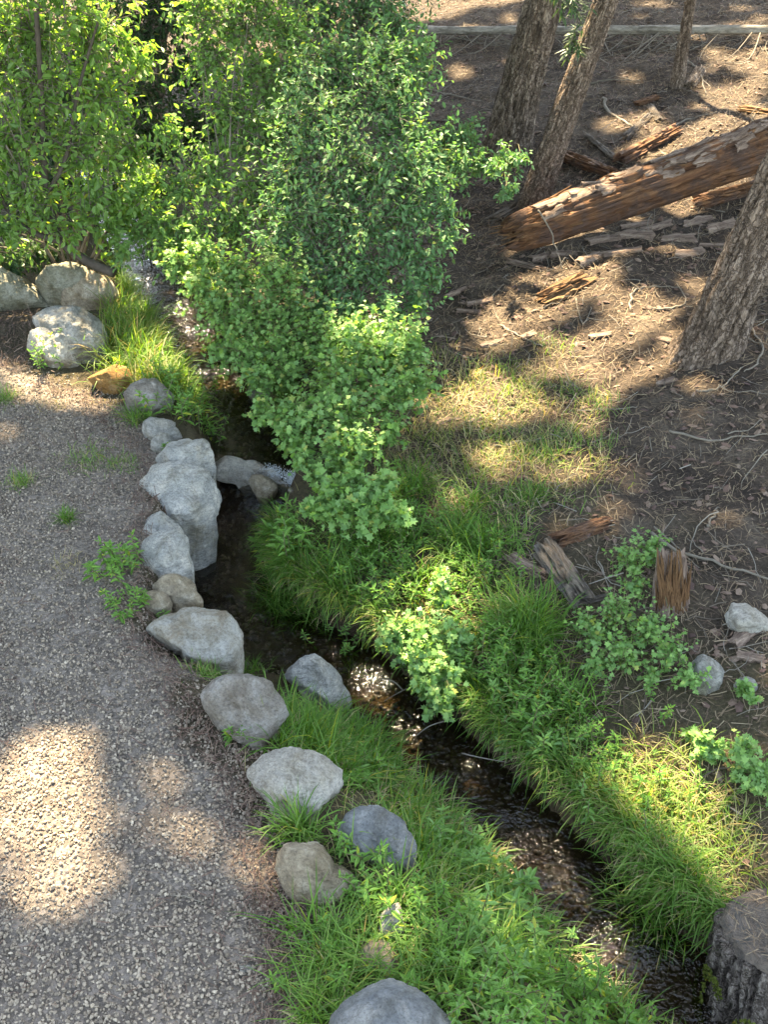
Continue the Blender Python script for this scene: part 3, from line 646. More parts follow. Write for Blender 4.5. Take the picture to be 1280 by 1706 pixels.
ax = np.stack([np.hypot(lp[:, 0] - (T_['b'][0] + T_['d'][0] / T_['d'][2] * (lp[:, 2] - T_['b'][2])), lp[:, 1] - (T_['b'][1] + T_['d'][1] / T_['d'][2] * (lp[:, 2] - T_['b'][2]))) for T_ in TREES], 1)
own = ax.argmin(1)
nv_ = np.array([[0, -.5, 0], [.30, 0, .05], [0, .5, 0], [-.30, 0, .05]]); nt_ = np.array([[0, 1, 2], [0, 2, 3]])
for k, T_ in enumerate(TREES):
    q = lp[own == k]
    if not len(q): continue
    n_ = len(q); Yd = rand_dir(n_, g) * [1, 1, .35]; X, Yd, Z = frames(Yd, np.array([0, 0, 1.0]) + .5 * rand_dir(n_, g))
    v, t = inst(nv_, nt_, q, X, Yd, Z, np.stack([g.uniform(.16, .3, n_), g.uniform(.22, .4, n_), np.full(n_, .3)], 1))
    cr = link('crown', mesh_from('crown', v, t, M['needle'], False), T_['root']); cr['kind'] = 'stuff'
    mbb = MB()
    for j in g.choice(n_, min(46, n_), replace=False):
        e = q[j]; hz = max(5.2 if k < 5 else 4, e[2] - g.uniform(.2, 1.2)); s = T_['b'] + T_['d'] * ((hz - T_['b'][2]) / T_['d'][2])
        mid = (s + e) / 2 + np.array([0, 0, g.uniform(-.3, .25)])
        mbb.add(*tube(bez([s, mid, e], 6), np.linspace(.045, .008, 6), 5))
    v, t = mbb.get(); link('limbs', mesh_from('limbs', v, t, M['branch']), T_['root'])['kind'] = 'stuff'

# a needle sprig hanging by the slender trunk
def sprig(parent, pix, Y, n_br, seed):
    g = np.random.default_rng(seed); mbb = MB(); mt = MB()
    for (a, b_, a2, b2) in pix:
        s = at(a, b_, Y); e = at(a2, b2, Y - .1)
        mt.add(*tube(bez([s, (s + e) / 2 + [0, 0, .02], e], 5), np.linspace(.006, .002, 5), 4))
        u = g.random(n_br); p = s + (e - s) * u[:, None] + g.normal(0, .01, (n_br, 3))
        d = nrm(np.stack([g.normal(0, 1, n_br), g.normal(0, .7, n_br), g.normal(-.5, .4, n_br)], 1))
        X, Yv, Z = frames(d, np.array([0, 0, 1.0]) + .3 * rand_dir(n_br, g))
        mbb.add(*inst(np.array([[0, 0, 0], [.09, .35, 0], [0, 1, -.05], [-.09, .35, 0]]), nt_, p, X, Yv, Z, g.uniform(.06, .14, n_br)))
    v, t = mt.get(); stem_o = link('sprig_stem', mesh_from('sprig_stem', v, t, M['branch']), parent)
    v, t = mbb.get(); link('sprig_needles', mesh_from('sprig_needles', v, t, M['needle'], False), stem_o)['kind'] = 'stuff'
Ys = TREES[1]['b'][1]
sprig(TREES[1]['root'], [(905, -30, 960, 22), (950, -10, 972, 45), (962, 40, 945, 95), (930, -20, 985, 15), (955, 60, 965, 88), (920, -30, 940, 30)], Ys - .15, 60, 3)
sprig(TREES[0]['root'], [(655, -40, 690, 40), (670, -40, 675, 55), (640, -30, 668, 48), (690, -50, 720, 10), (620, -40, 650, 30)], TREES[0]['b'][1] + 1.0, 70, 4)

# pale fallen log along the top with its dead branches
g = np.random.default_rng(40)
pa = P(600, 72); pb = P(1340, 72)
lr = .06
pa = pa + [0, 0, lr * 1.1 + .12]; pb = pb + [0, 0, lr + .10]
flog = root('fallen_log', (pa + pb) / 2, 'long straight bleached fallen log along the top with bare curved branches', 'log')
fbody = wood('log_body', pa, pb, lr * 1.1, lr * .85, 'log_pale', parent=flog, seed=41, na=32, nl=200, amp=.010, k=5, hs=2, ridge=False)
for j in range(90):
    u = g.random(); s = pa + (pb - pa) * u; ln = g.uniform(.35, 1.1)
    dirx = g.normal(0, .8); sgn = -1 if g.random() < .85 else 1
    e = s + np.array([dirx * ln, sgn * ln * g.uniform(.35, .8), 0]); e[2] = max(zt(e[0], e[1]) + .02, s[2] - ln * .5)
    mid = (s + e) / 2 + np.array([g.normal(0, .28), g.normal(-.1, .15), g.uniform(-.35, -.05)]); mid[2] = max(mid[2], zt(mid[0], mid[1]) + .03)
    r = g.uniform(.006, .011)
    v, t = tube(bez([s, mid, e], 9), np.linspace(r, r * .35, 9), 5); link('branch', mesh_from('branch', v, t, M['twig']), flog)
for (px_, h_) in ((731, .1), (982, .16), (1052, .2), (1046, .14), (1105, .12)):
    s = at(px_, 62, pa[1]); e = s + np.array([g.normal(0, .05), 0, h_]); v, t = tube([s, e], [.008, .003], 5); link('branch_stub', mesh_from('branch_stub', v, t, M['twig']), fbody)

# the rotten reddish log
def perp_r(px_w, p): return px_w * mpp(p) / 2
q0 = P(868, 432); q1 = P(1330, 310)
r_l = perp_r(68, q0); r_r = perp_r(82, q1)
l0 = at(855, 392, q0[1] + .05); l1 = at(1360, 210, q1[1] + .25)
rot = root('rotten_log', l0, 'thick rotten reddish log with a splintered end lying across the slope', 'log')
rbody = wood('log_body', l0, l1, r_l, r_r, 'rot', parent=rot, seed=42, na=110, nl=230, amp=.045, k=13, hs=1.8, jag0=.09, jag1=0, rfun=lambda H, A: 1 - .32 * np.exp(-H * 3.2 / .10))
bk = None
g = np.random.default_rng(43)
ld = nrm(l1 - l0); upv = nrm(np.array([0, 0, 1.0]) - ld * ld[2]); sidev = np.cross(ld, upv)
if sidev[1] > 0: sidev = -sidev
Llog = np.linalg.norm(l1 - l0)
def bark_plate(parent, c, along, nrmv, ln, wd, th, mat, seed, name='bark_plate', label=None, cat=None, group=None):
    """a ragged curved slab of bark; long axis = local Z"""
    g_ = np.random.default_rng(seed); nu, nv = 9, 6
    u = np.linspace(-.5, .5, nu); w = np.linspace(-.5, .5, nv); U, Wv = np.meshgrid(u, w, indexing='ij')
    ed = 1 + .35 * fbm(np.stack([U * 4, Wv * 4, 0 * U + seed], -1), 3, seed)
    z = U * ln * (1 + .25 * fbm(np.stack([Wv * 5, 0 * U, 0 * U + seed], -1), 2, seed + 1)); x = Wv * wd * ed
    y = -.5 * wd * (Wv * 1.1) ** 2 + .3 * th * fbm(np.stack([U * 6, Wv * 5, 0 * U + seed], -1), 3, seed + 2)
    top = np.stack([x, y + th / 2, z], -1).reshape(-1, 3); bot = np.stack([x, y - th / 2, z], -1).reshape(-1, 3)
    I = np.arange(nu * nv).reshape(nu, nv); f = []
    a, b, c_, d = I[:-1, :-1].ravel(), I[1:, :-1].ravel(), I[1:, 1:].ravel(), I[:-1, 1:].ravel()
    f = [np.stack([a, b, c_], -1), np.stack([a, c_, d], -1)]; N = nu * nv
    f += [np.stack([a, c_, b], -1) + N, np.stack([a, d, c_], -1) + N]
    rim = np.r_[I[0, :], I[1:, -1], I[-1, -2::-1], I[-2:0:-1, 0]]; rn = np.roll(rim, -1)
    f += [np.stack([rim, rn, rn + N], -1), np.stack([rim, rn + N, rim + N], -1)]
    z_ = nrm(along); y_ = nrm(nrmv - z_ * (nrmv @ z_)); x_ = np.cross(y_, z_)
    mt = Matrix(((x_[0], y_[0], z_[0]), (x_[1], y_[1], z_[1]), (x_[2], y_[2], z_[2])))
    o = link(name, mesh_from(name, np.vstack([top, bot]), np.concatenate(f), M[mat], False), parent, loc=c, quat=mt.to_quaternion())
    return tag(o, label, cat, group)
for j in range(60):
    u = g.uniform(.12, .98); ph = g.uniform(-.5, 1.0); rr = (r_l + (r_r - r_l) * u) * 1.0
    nv = nrm(upv * math.cos(ph) + sidev * math.sin(ph)); c = l0 + ld * Llog * u + nv * rr
    bark_plate(rbody, c, ld + .12 * g.normal(size=3), nv, g.uniform(.10, .34), g.uniform(.05, .11), .014, 'bark_flake', 60 + j)

for j in range(44):                       # splinters standing off the broken end and the split flank
    u = g.uniform(-.015, .05) if j < 20 else g.uniform(.05, .8); ph = g.uniform(-.8, 1.9); rr = (r_l + (r_r - r_l) * max(u, 0)) * (g.uniform(.3, .8) if j < 20 else .99)
    nv = nrm(upv * math.cos(ph) + sidev * math.sin(ph)); c = l0 + ld * Llog * u + nv * rr; tip = c + (-ld if j < 20 or g.random() < .5 else ld) * g.uniform(.07, .22) + nv * g.uniform(-.01, .04) + .02 * g.normal(size=3)
    wood('splinter', c, tip, g.uniform(.008, .02), .003, 'rot_bright' if g.random() < .5 else 'rot', parent=rbody, seed=400 + j, na=6, nl=6, amp=.004, k=3, hs=4, jag0=.01, jag1=.03, smooth=False)
# broken pieces of wood about the log
def chunk(pa_, pb_, w, mat, label, seed, name='wood_chunk', group='broken wood about the rotten log', jag=.06, squash=.6, liftw=.35, na=44, nl=40, amp=None, cat='wood'):
    a = P(*pa_); b = P(*pb_); r = w * (mpp(a) + mpp(b)) / 4
    a = a + [0, 0, r * liftw]; b = b + [0, 0, r * liftw]
    return wood(name, a, b, r, r * .9, mat, label, cat, group, seed=seed, na=na, nl=nl, amp=amp or r * .5, k=9, hs=3.0, jag0=jag, jag1=jag, squash=squash, smooth=False)
chunk((934, 262), (1022, 296), 30, 'rot', 'splintered brown slab leaning behind the slender trunk', 1)
chunk((1036, 272), (1128, 222), 34, 'rot', 'reddish split wood chunk lying behind the rotten log', 2)
chunk((976, 226), (1024, 266), 13, 'wood_grey', 'short grey broken branch behind the rotten log', 3, jag=.03)
chunk((1042, 232), (1082, 196), 16, 'wood_grey', 'pale split stick propped above the reddish wood chunk', 4, jag=.05)
chunk((818, 370), (862, 346), 22, 'wood_grey', 'short brown log piece at the foot of the slender trunk', 5)
chunk((1238, 186), (1310, 196), 20, 'rot_bright', 'yellow rotten wood chunk in sunlight at the right edge', 6)
chunk((1160, 345), (1330, 300), 32, 'rot', 'dark wood slab in shade beneath the rotten log', 7, jag=.05)
chunk((1060, 178), (1095, 166), 16, 'rot', 'small reddish wood block on the dark slope', 8, jag=.04)
chunk((905, 505), (972, 470), 36, 'rot_bright', 'bright crumbly heap of orange rotten wood in sun', 9, jag=.08, amp=.07)
chunk((850, 440), (905, 452), 16, 'bark_flake', 'dark reddish bark slab below the splintered log end', 10)
chunk((1085, 180), (1100, 205), 14, 'wood_grey', 'stubby grey wood piece near the young trunk', 11, jag=.03)
chunk((1152, 145), (1168, 118), 20, 'bark_grey', 'low broken stub right beside the thin young trunk', 12, jag=.04)
# remains of an old stump on the right bank
chunk((908, 925), (972, 1012), 46, 'wood_grey', 'weathered grey log piece beside the hollow stump', 20, group='remains of the old stump', jag=.05, squash=.9, liftw=.5)
chunk((932, 905), (1008, 878), 36, 'rot', 'red crumbling wood lump above the weathered log piece', 21, group='remains of the old stump', jag=.08)
chunk((848, 930), (900, 962), 26, 'bark_flake', 'dark bark mound left of the weathered log piece', 22, group='remains of the old stump')
chunk((965, 1010), (1010, 1000), 14, 'wood_grey', 'small grey splinter in front of the hollow', 23, group='remains of the old stump', jag=.04)
bs0 = P(1118, 1012); rr_ = 30 * mpp(bs0)
bst = root('broken_stump', bs0, 'upright broken stump with bright orange splintered face', 'stump', 'remains of the old stump')
ax_b = nrm(np.array([-.03, .42, 1.0])); gb = np.random.default_rng(24)
sbody = wood('stump_body', bs0 - ax_b * .08, bs0 + ax_b * .30, rr_ * 1.05, rr_ * .8, 'bark_flake', parent=bst, seed=24, na=80, nl=50, amp=.035, k=9, hs=2.0, jag1=.05, squash=.75, smooth=False)
for q_ in range(70):
    xo = gb.uniform(-.92, .92); hb = gb.uniform(-.02, .12); ht = gb.uniform(.08, .26) * (1 - .35 * abs(xo)) + .05; dp = math.sqrt(max(0, 1 - xo * xo)) * rr_ * .72
    p0_ = bs0 + np.array([xo * rr_ * .95, -dp, hb * .4]) + ax_b * hb; p1_ = p0_ + ax_b * (ht - .3 * hb) + np.array([gb.normal(0, .014), gb.normal(.015, .02), 0])
    wood('splinter', p0_, p1_, gb.uniform(.006, .013), gb.uniform(.003, .007), 'rot_bright', parent=sbody, seed=300 + q_, na=7, nl=6, amp=.004, k=3, hs=4, jag0=.02, jag1=.03, smooth=False)
for j, (a, b_, ln, wd, an) in enumerate([(1010, 400, .35, .14, .2), (1060, 395, .30, .16, -.3), (1035, 420, .42, .15, .1), (1095, 380, .3, .12, .4), (1130, 400, .34, .14, -.1), (1165, 372, .3, .12, .3), (985, 435, .3, .12, .5), (1150, 425, .24, .1, 0),
                                       (1205, 380, .3, .12, .2), (940, 425, .26, .1, -.2), (905, 430, .24, .1, .3), (800, 505, .26, .09, .2), (780, 520, .22, .07, -.4), (1112, 570, .18, .06, -.8), (820, 575, .2, .06, .3), (1060, 375, .3, .1, .2), (1190, 410, .26, .1, -.3), (880, 560, .18, .06, .5), (735, 705, .14, .06, .2), (1235, 1065, .16, .08, .7), (1250, 1100, .14, .06, -.4), (1110, 640, .16, .05, .2), (1000, 560, .2, .07, .1), (760, 490, .22, .07, .6)]):
    p = P(a, b_); bark_plate(None, p + [0, 0, .02], np.array([math.cos(an), math.sin(an), .12]), np.array([0, -.2, 1.0]) + .25 * rng.normal(size=3), ln, wd, .015, 'bark_flake', 200 + j, 'bark_piece', {11: 'bark piece at the left end of the sunny litter below the broad shrub', 12: 'narrow bark strip lying left of the sunny litter', 13: 'pale bark sliver leaning at the foot of the big furrowed trunk', 18: 'small bark scrap on the dry grass beside the currant bush', 19: 'bark scrap just below the white grey rock', 20: 'lower bark scrap near the right edge below the white grey rock', 21: 'bark scrap on dark soil below the big furrowed trunk', 22: 'bark piece in the sun between the rotten heap and the big trunk', 23: 'dark bark strip at the edge of the broad shrub', 10: 'bark piece just below the splintered log end', 9: 'bark piece right of the one below the splintered log end'}.get(j, 'loose flat piece of bark lying in the shade below the rotten log'), 'bark', 'bark pieces on the slope')

# sawn stump at the lower right
sb = P(1300, 1680); st = at(1308, 1556, sb[1] + .12); sr = 106 * mpp(st)
axis = nrm(np.array([-.06, .24, 1.0]))
foot = st - axis * .55
stump = root('tree_stump', foot, 'sawn tree stump with mossy bark standing in the stream bank at lower right', 'stump')
sbark = wood('bark', foot, st, sr * 1.12, sr, 'bark_stump', parent=stump, seed=50, na=180, nl=90, amp=.055, k=15, hs=2.5, flare=.05, flare_h=.18)
# sawn top: slightly dished disc with radial cracks
na_, nr_ = 96, 22
a = np.arange(na_) * 2 * math.pi / na_; rr = np.linspace(0, 1, nr_); RRr, AA = np.meshgrid(rr, a, indexing='ij')
rad = sr * .96 * (1 + .05 * fbm(np.stack([np.cos(AA) * 4, np.sin(AA) * 4, 0 * AA], -1), 3, 6)) * RRr
zz_ = .036 + .010 * fbm(np.stack([rad * np.cos(AA) * 9, rad * np.sin(AA) * 9, 0 * rad], -1), 4, 3) - .016 * np.exp(-((AA - 4.0 + .15 * np.sin(9 * RRr)) / .04) ** 2) * sstep(.1, .5, RRr) - .014 * np.exp(-((AA - 2.2 + .1 * np.sin(7 * RRr)) / .035) ** 2) * sstep(.3, .6, RRr) - .035 * sstep(.9, 1, RRr)
V = np.stack([rad * np.cos(AA), rad * np.sin(AA), zz_], -1).reshape(-1, 3); I = np.arange(na_ * nr_).reshape(nr_, na_); In = np.roll(I, -1, 1)
T = np.concatenate([np.stack([I[:-1], I[1:], In[1:]], -1).reshape(-1, 3), np.stack([I[:-1], In[1:], In[:-1]], -1).reshape(-1, 3)])
stop_ = link('sawn_top', mesh_from('sawn_top', V, T, M['stump_top']), stump, loc=st, quat=quat_to(axis))
g = np.random.default_rng(51); n_ = 5000
an = g.uniform(2.4, 4.9, n_); hh = g.random(n_) ** 1.6 * .30 + .02
keep = fbm(np.stack([np.cos(an) * 3, np.sin(an) * 3, hh * 6], 1), 3, 5) > -.15 + hh * 2.0
an, hh = an[keep], hh[keep]; rr = sr * 1.12 + .05 * np.exp(-hh / .18) + .012
x_ = np.array([1.0, 0, 0]) - axis * axis[0]; x_ = nrm(x_); y_ = np.cross(axis, x_)
mp_ = foot + np.cos(an)[:, None] * rr[:, None] * x_ + np.sin(an)[:, None] * rr[:, None] * y_ + (hh + .08)[:, None] * axis
X, Yd, Z = frames(rand_dir(len(mp_), g), rand_dir(len(mp_), g)); v, t = inst(nv_, nt_, mp_, X, Yd, Z, g.uniform(.012, .028, len(mp_)))
link('moss', mesh_from('moss', v, t, M['moss'], False), sbark)['kind'] = 'stuff'

# needles caught on the stump
g = np.random.default_rng(52); n_ = 260; an = g.uniform(0, 6.28, n_); rr = sr * .85 * np.sqrt(g.random(n_))
sp0 = st + np.cos(an)[:, None] * rr[:, None] * x_ + np.sin(an)[:, None] * rr[:, None] * y_ + .046 * axis
da = g.uniform(0, 6.28, n_); dd_ = np.cos(da)[:, None] * x_ + np.sin(da)[:, None] * y_ + .06 * g.normal(size=(n_, 3)); X, Yd, Z = frames(dd_, np.tile(axis, (n_, 1)))
v, t = inst(np.array([[-.5, 0, 0], [.5, 0, 0], [.3, 1, .03], [-.3, 1, .03]]), nt_, sp0, X, Yd, Z, np.stack([g.uniform(.002, .005, n_), g.uniform(.03, .08, n_), np.full(n_, .1)], 1))
link('needles', mesh_from('needles', v, t, M['litter'], False), stop_)['kind'] = 'stuff'
# ------------------------------------------------------------------ loose sticks that can be picked out
STICKS = [([(1085, 893), (1130, 925), (1200, 945), (1290, 975)], .013, 'long bare stick lying beside the broken stump towards the right edge'),
          ([(1090, 880), (1130, 915), (1165, 950)], .006, 'thin forked twig crossing the long bare stick'),
          ([(1005, 168), (1012, 190), (1045, 208), (1058, 222)], .022, 'crooked thick pale branch behind the rotten log'),
          ([(694, 145), (740, 158), (805, 172)], .016, 'bare stick left of the thickest leaning trunk'),
          ([(690, 200), (760, 204), (800, 203)], .010, 'thin grey stick near the foot of the thickest trunk'),
          ([(984, 142), (1030, 136), (1068, 138)], .013, 'straight pale stick between the slender and young trunks'),
          ([(1146, 105), (1165, 122), (1176, 160)], .017, 'curved branch right of the thin young trunk'),
          ([(1120, 215), (1150, 200), (1195, 190)], .014, 'sunlit branch above the reddish wood chunk'),
          ([(897, 350), (920, 390), (930, 420), (936, 455)], .009, 'thin bent twig leaning over the splintered log end'),
          ([(685, 548), (705, 543), (722, 535)], .011, 'short pale stick at the edge of the currant bush'),
          ([(1050, 520), (1055, 490), (1090, 480), (1130, 482)], .011, 'hooped bare branch on the sunny litter left of the big trunk'),
          ([(1085, 518), (1120, 516), (1143, 505), (1128, 475)], .010, 'curled bare branch near the big furrowed trunk'),
          ([(1115, 722), (1180, 738), (1230, 733), (1280, 726)], .010, 'long thin branch on dark soil below the big trunk'),
          ([(1160, 655), (1200, 650), (1238, 615)], .010, 'bent branch at the foot of the big furrowed trunk'),
          ([(1000, 685), (1030, 684), (1062, 680)], .007, 'thin straight twig on the dry grass edge'),
          ([(985, 740), (1010, 732), (1030, 715)], .006, 'pale thin twig below the dry grass patch'),
          ([(960, 500), (972, 545), (985, 515)], .008, 'forked pale twig near the orange rotten heap'),
          ([(835, 545), (870, 565), (905, 580)], .011, 'brown stick on the sunny needle litter'),
          ([(1245, 545), (1268, 580), (1262, 610), (1240, 622)], .012, 'bare branch curving right of the big trunk'),
          ([(1180, 880), (1190, 862), (1196, 850)], .010, 'short sunlit stick in a small light fleck'),
          ([(240, 1590), (246, 1610), (256, 1625)], .004, 'small curved twig lying on the gravel'),
          ([(150, 845), (165, 865), (190, 875)], .004, 'pale twig on the gravel near a grass tuft'),
          ([(345, 1150), (350, 1185), (358, 1210)], .005, 'dry stem along the gravel side of the brownish boulder'),
          ([(290, 1496), (325, 1502), (345, 1512)], .004, 'thin dry twig across the lower gravel'),
          ([(385, 1470), (410, 1462), (425, 1440)], .005, 'curved dry stalk in the gravel sun fleck')]
g = np.random.default_rng(70)
for j, (pp, r, lab) in enumerate(STICKS):
    w = np.array([P(*q_) for q_ in pp]); w[:, 2] += r + .004
    if j == 8: w[:, 2] += [.42, .22, .12, .02]; w[0] = at(897, 350, l0[1] - r_l * 1.1); w[1] = at(920, 392, l0[1] - r_l * 1.35); w[2] = at(930, 420, l0[1] - r_l * 1.7)
    cv = bez(w, 16); cv[1:-1] += g.normal(0, r * .7, (14, 3)) * [1, 1, .5]
    v, t = tube(cv, np.linspace(r, r * .45, 16), 6)
    b = cv[0]; o = link('stick', mesh_from('stick', v - b, t, M['twig']), loc=b); tag(o, lab, 'stick', 'loose sticks')
# dead branch hanging into the water
b0 = P(690, 1150)
db = root('dead_branch', b0, 'dead forked branch reaching over the sparkling water', 'branch')
wz = -.50
for pp in ([(700, 1140, .0), (672, 1150, .03), (640, 1168, .02)], [(672, 1150, .03), (655, 1135, .08), (630, 1130, .06)], [(745, 1200, .04), (715, 1210, .06), (695, 1225, .02)], [(770, 1255, .06), (800, 1262, .1), (845, 1270, .1)]):
    w = np.array([CAM + ray(a, b_) * ((wz + h_ - 4) / ray(a, b_)[2]) for a, b_, h_ in pp]); v, t = tube(bez(w, 9), np.linspace(.005, .002, 9), 5)
    link('branch_fork', mesh_from('branch_fork', v, t, M['branch']), db)

# ------------------------------------------------------------------ plants
OVAL = (np.array([[0, 0, 0], [-.25, .33, .07], [.25, .33, .07], [-.21, .70, .03], [.21, .70, .03], [0, 1, -.14]]),
        np.array([[0, 5, 3], [0, 3, 1], [0, 2, 4], [0, 4, 5]]))
LANCE = (OVAL[0] * [.62, 1, 1], OVAL[1])
_lo = [(0, .02), (.50, .10), (.30, .38), (.44, .72), (.17, .66), (0, 1.0), (-.17, .66), (-.44, .72), (-.30, .38), (-.50, .10)]
LOBED = (np.array([[0, .38, .0]] + [[x, y, .10 * (abs(x) ** 1.2) - .07 * max(0, y - .5)] for x, y in _lo]), np.array([[0, 1 + k, 1 + (k + 1) % 10] for k in range(10)]))

def foliage(lobes, n_twigs, n_leaf, tmpl, size, g, spread=1.0, droop=.25, upw=1.0, squash=1.0, ydep=1.0):
    """lobes: (centre, radius). Twigs grow out of each lobe's heart and carry leaves on both sides."""
    P_, D_, N_ = [], [], []; tw = MB()
    vol = np.array([r ** 2 for _, r in lobes]); cnt = np.maximum(3, (n_twigs * vol / vol.sum()).astype(int))
    for (c, r), k in zip(lobes, cnt):
        d = rand_dir(k, g); d[:, 2] = d[:, 2] * squash + .15; d = nrm(d)
        s = c + rand_dir(k, g) * r * .35; ln = r * (.3 + 1.15 * g.random(k) ** 1.1) * spread
        e = c + d * ln[:, None] * [1, ydep, 1]; s = c + (s - c) * [1, ydep, 1]
        mid = (s + e) / 2 + rand_dir(k, g) * r * .12
        for j in range(k):
            cv = bez([s[j], mid[j], e[j]], 3); tw.add(*tube(cv, np.linspace(.005, .0015, 3) * (r + .4), 3))
        u = np.linspace(.12, 1, n_leaf)[None, :] + g.uniform(-.04, .04, (k, n_leaf)); u = u[..., None]
        pos = (1 - u) ** 2 * s[:, None] + 2 * u * (1 - u) * mid[:, None] + u ** 2 * e[:, None]
        td = nrm(e - s)[:, None] + 0 * pos
        sidew = nrm(np.cross(td, rand_dir(k, g)[:, None] + 0 * pos)) * np.where(np.arange(n_leaf) % 2, 1, -1)[None, :, None]
        ld_ = nrm(td * .55 + sidew * .9 + .45 * g.normal(size=pos.shape) - np.array([0, 0, droop]))
        nn = nrm(np.array([0, 0, upw]) + .35 * d[:, None] + .55 * g.normal(size=pos.shape))
        P_.append(pos.reshape(-1, 3)); D_.append(ld_.reshape(-1, 3)); N_.append(nn.reshape(-1, 3))
    P_, D_, N_ = map(np.concatenate, (P_, D_, N_))
    ok = P_[:, 2] > zt(P_[:, 0], P_[:, 1]) + .01
    P_, D_, N_ = P_[ok], D_[ok], N_[ok]
    X, Yv, Z = frames(D_, N_)
    return inst(tmpl[0], tmpl[1], P_, X, Yv, Z, size * g.uniform(.45, 1.3, len(P_))), tw.get()

def shrub(name, base_px, lobes_px, mats, n_twigs, n_leaf, tmpl, size, label, cat, seed, group=None, stem_r=.012, stems=True, spread=1.0, droop=.25, upw=1.0, wood_='branch', squash=1.0, leafname='foliage', ydep=1.0):
    g = np.random.default_rng(seed); b = P(*base_px) if not isinstance(base_px, np.ndarray) else base_px
    lob = []
    for a, b_, Y, r in lobes_px:          # a leaf mass never sinks into the bank
        c = at(a, b_, Y)
        for _ in range(60):
            if c[2] > zt(c[0], c[1]) + .75 * min(r, .25): break
            Y -= .04; c = at(a, b_, Y)
        lob.append((c, r))
    rt = root(name, b, label, cat, group)
    (v, t), (tv, tt_) = foliage(lob, n_twigs, n_leaf, tmpl, size, g, spread, droop, upw, squash, ydep)
    o = link(leafname, mesh_from(leafname, v, t, M[mats], False), rt); o['kind'] = 'stuff'
    o = link('twigs', mesh_from('twigs', tv, tt_, M[wood_]), rt); o['kind'] = 'stuff'
    if stems:
        for c, r in lob:
            s = b + np.append(g.normal(0, .05, 2), -.03); s[2] = zt(s[0], s[1]) - .03
            m1 = s + (c - s) * .4 + np.append(g.normal(0, .08, 2), .12 * np.linalg.norm(c - s)); e = c + rand_dir(1, g)[0] * r * .3
            v, t = tube(bez([s, m1, e], 9), np.linspace(stem_r, stem_r * .35, 9), 6); link('stem', mesh_from('stem', v, t, M[wood_]), rt)
    return rt

# the yellow-green tree at the upper left
lt_b = P(150, 452)
lt = shrub('leafy_tree', (120, 470), [(40, 40, 9.7, .62), (150, 60, 9.9, .55), (60, 150, 9.5, .62), (185, 170, 9.8, .45), (20, 250, 9.3, .55), (120, 250, 9.4, .5), (210, 250, 9.6, .36), (60, 340, 9.2, .5), (160, 340, 9.2, .42), (225, 330, 9.3, .24), (110, 385, 9.0, .22), (10, 390, 9.0, .26), (185, 385, 9.1, .2), (-40, 100, 9.5, .6), (-40, 330, 9.2, .6), (90, -40, 9.8, .6), (225, 90, 10.0, .26), (-30, 400, 9.1, .3)],
           'tree_leaf', 980, 10, OVAL, .078, 'yellow green leafy tree with crooked stems at the upper left', 'tree', 1, stem_r=.02, droop=.35, upw=.9, ydep=.5)
for pp, r in (([(190, 455, 8.9), (140, 432, 9.0), (100, 395, 9.1), (75, 300, 9.3), (68, 150, 9.4), (60, 20, 9.5)], .045), ([(110, 405, 9.05), (50, 385, 9.1), (10, 345, 9.2), (-20, 280, 9.2)], .03), ([(80, 320, 9.25), (110, 260, 9.3), (130, 150, 9.5), (165, 30, 9.7)], .024), ([(100, 395, 9.1), (50, 345, 9.15), (30, 270, 9.2)], .022)):
    w = np.array([at(*q_) for q_ in pp]); v, t = tube(bez(w, 22), np.linspace(r, r * .45, 22), 9); link('trunk', mesh_from('trunk', v, t, M['dark_stem']), lt)

# tall sunlit shrub, then the broad shaded shrub beside it, and the dark growth behind
shrub('tall_shrub', (410, 500), [(400, 40, 10.3, .45), (350, 95, 10.2, .38), (440, 130, 10.1, .42), (380, 190, 9.9, .42), (430, 240, 9.8, .42), (350, 290, 9.5, .36), (440, 330, 9.4, .38), (300, 320, 9.4, .30), (310, 390, 9.1, .30), (385, 370, 9.2, .36), (480, 60, 10.4, .38), (430, -20, 10.5, .5), (340, 20, 10.4, .34), (280, 230, 9.6, .24), (280, 380, 9.1, .25)],
      'shrub', 1000, 10, OVAL, .064, 'tall bright shrub with sunlit tips at the centre of the top', 'shrub', 2, 'streamside shrubs', .012, ydep=.55)
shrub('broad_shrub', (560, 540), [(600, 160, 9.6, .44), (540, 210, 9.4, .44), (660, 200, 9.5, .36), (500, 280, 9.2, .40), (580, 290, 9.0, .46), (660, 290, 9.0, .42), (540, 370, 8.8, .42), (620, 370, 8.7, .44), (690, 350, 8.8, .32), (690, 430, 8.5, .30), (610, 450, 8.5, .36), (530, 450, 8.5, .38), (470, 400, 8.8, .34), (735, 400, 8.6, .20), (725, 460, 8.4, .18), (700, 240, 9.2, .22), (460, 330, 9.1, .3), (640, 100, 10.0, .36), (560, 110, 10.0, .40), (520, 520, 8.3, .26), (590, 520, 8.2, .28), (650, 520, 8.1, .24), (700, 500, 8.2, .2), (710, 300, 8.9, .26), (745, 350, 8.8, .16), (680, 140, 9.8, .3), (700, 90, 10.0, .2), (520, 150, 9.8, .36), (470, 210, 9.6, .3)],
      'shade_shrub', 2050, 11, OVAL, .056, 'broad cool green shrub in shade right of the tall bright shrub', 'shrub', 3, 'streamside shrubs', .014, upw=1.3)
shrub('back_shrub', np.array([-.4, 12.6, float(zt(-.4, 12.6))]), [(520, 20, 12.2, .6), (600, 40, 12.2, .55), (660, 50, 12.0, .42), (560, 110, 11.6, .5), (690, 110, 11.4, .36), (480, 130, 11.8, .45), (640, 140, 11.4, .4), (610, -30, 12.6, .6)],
      'shade_shrub', 1000, 10, OVAL, .06, 'shaded shrub at the top behind the broad shrub', 'shrub', 4, 'streamside shrubs', .014)
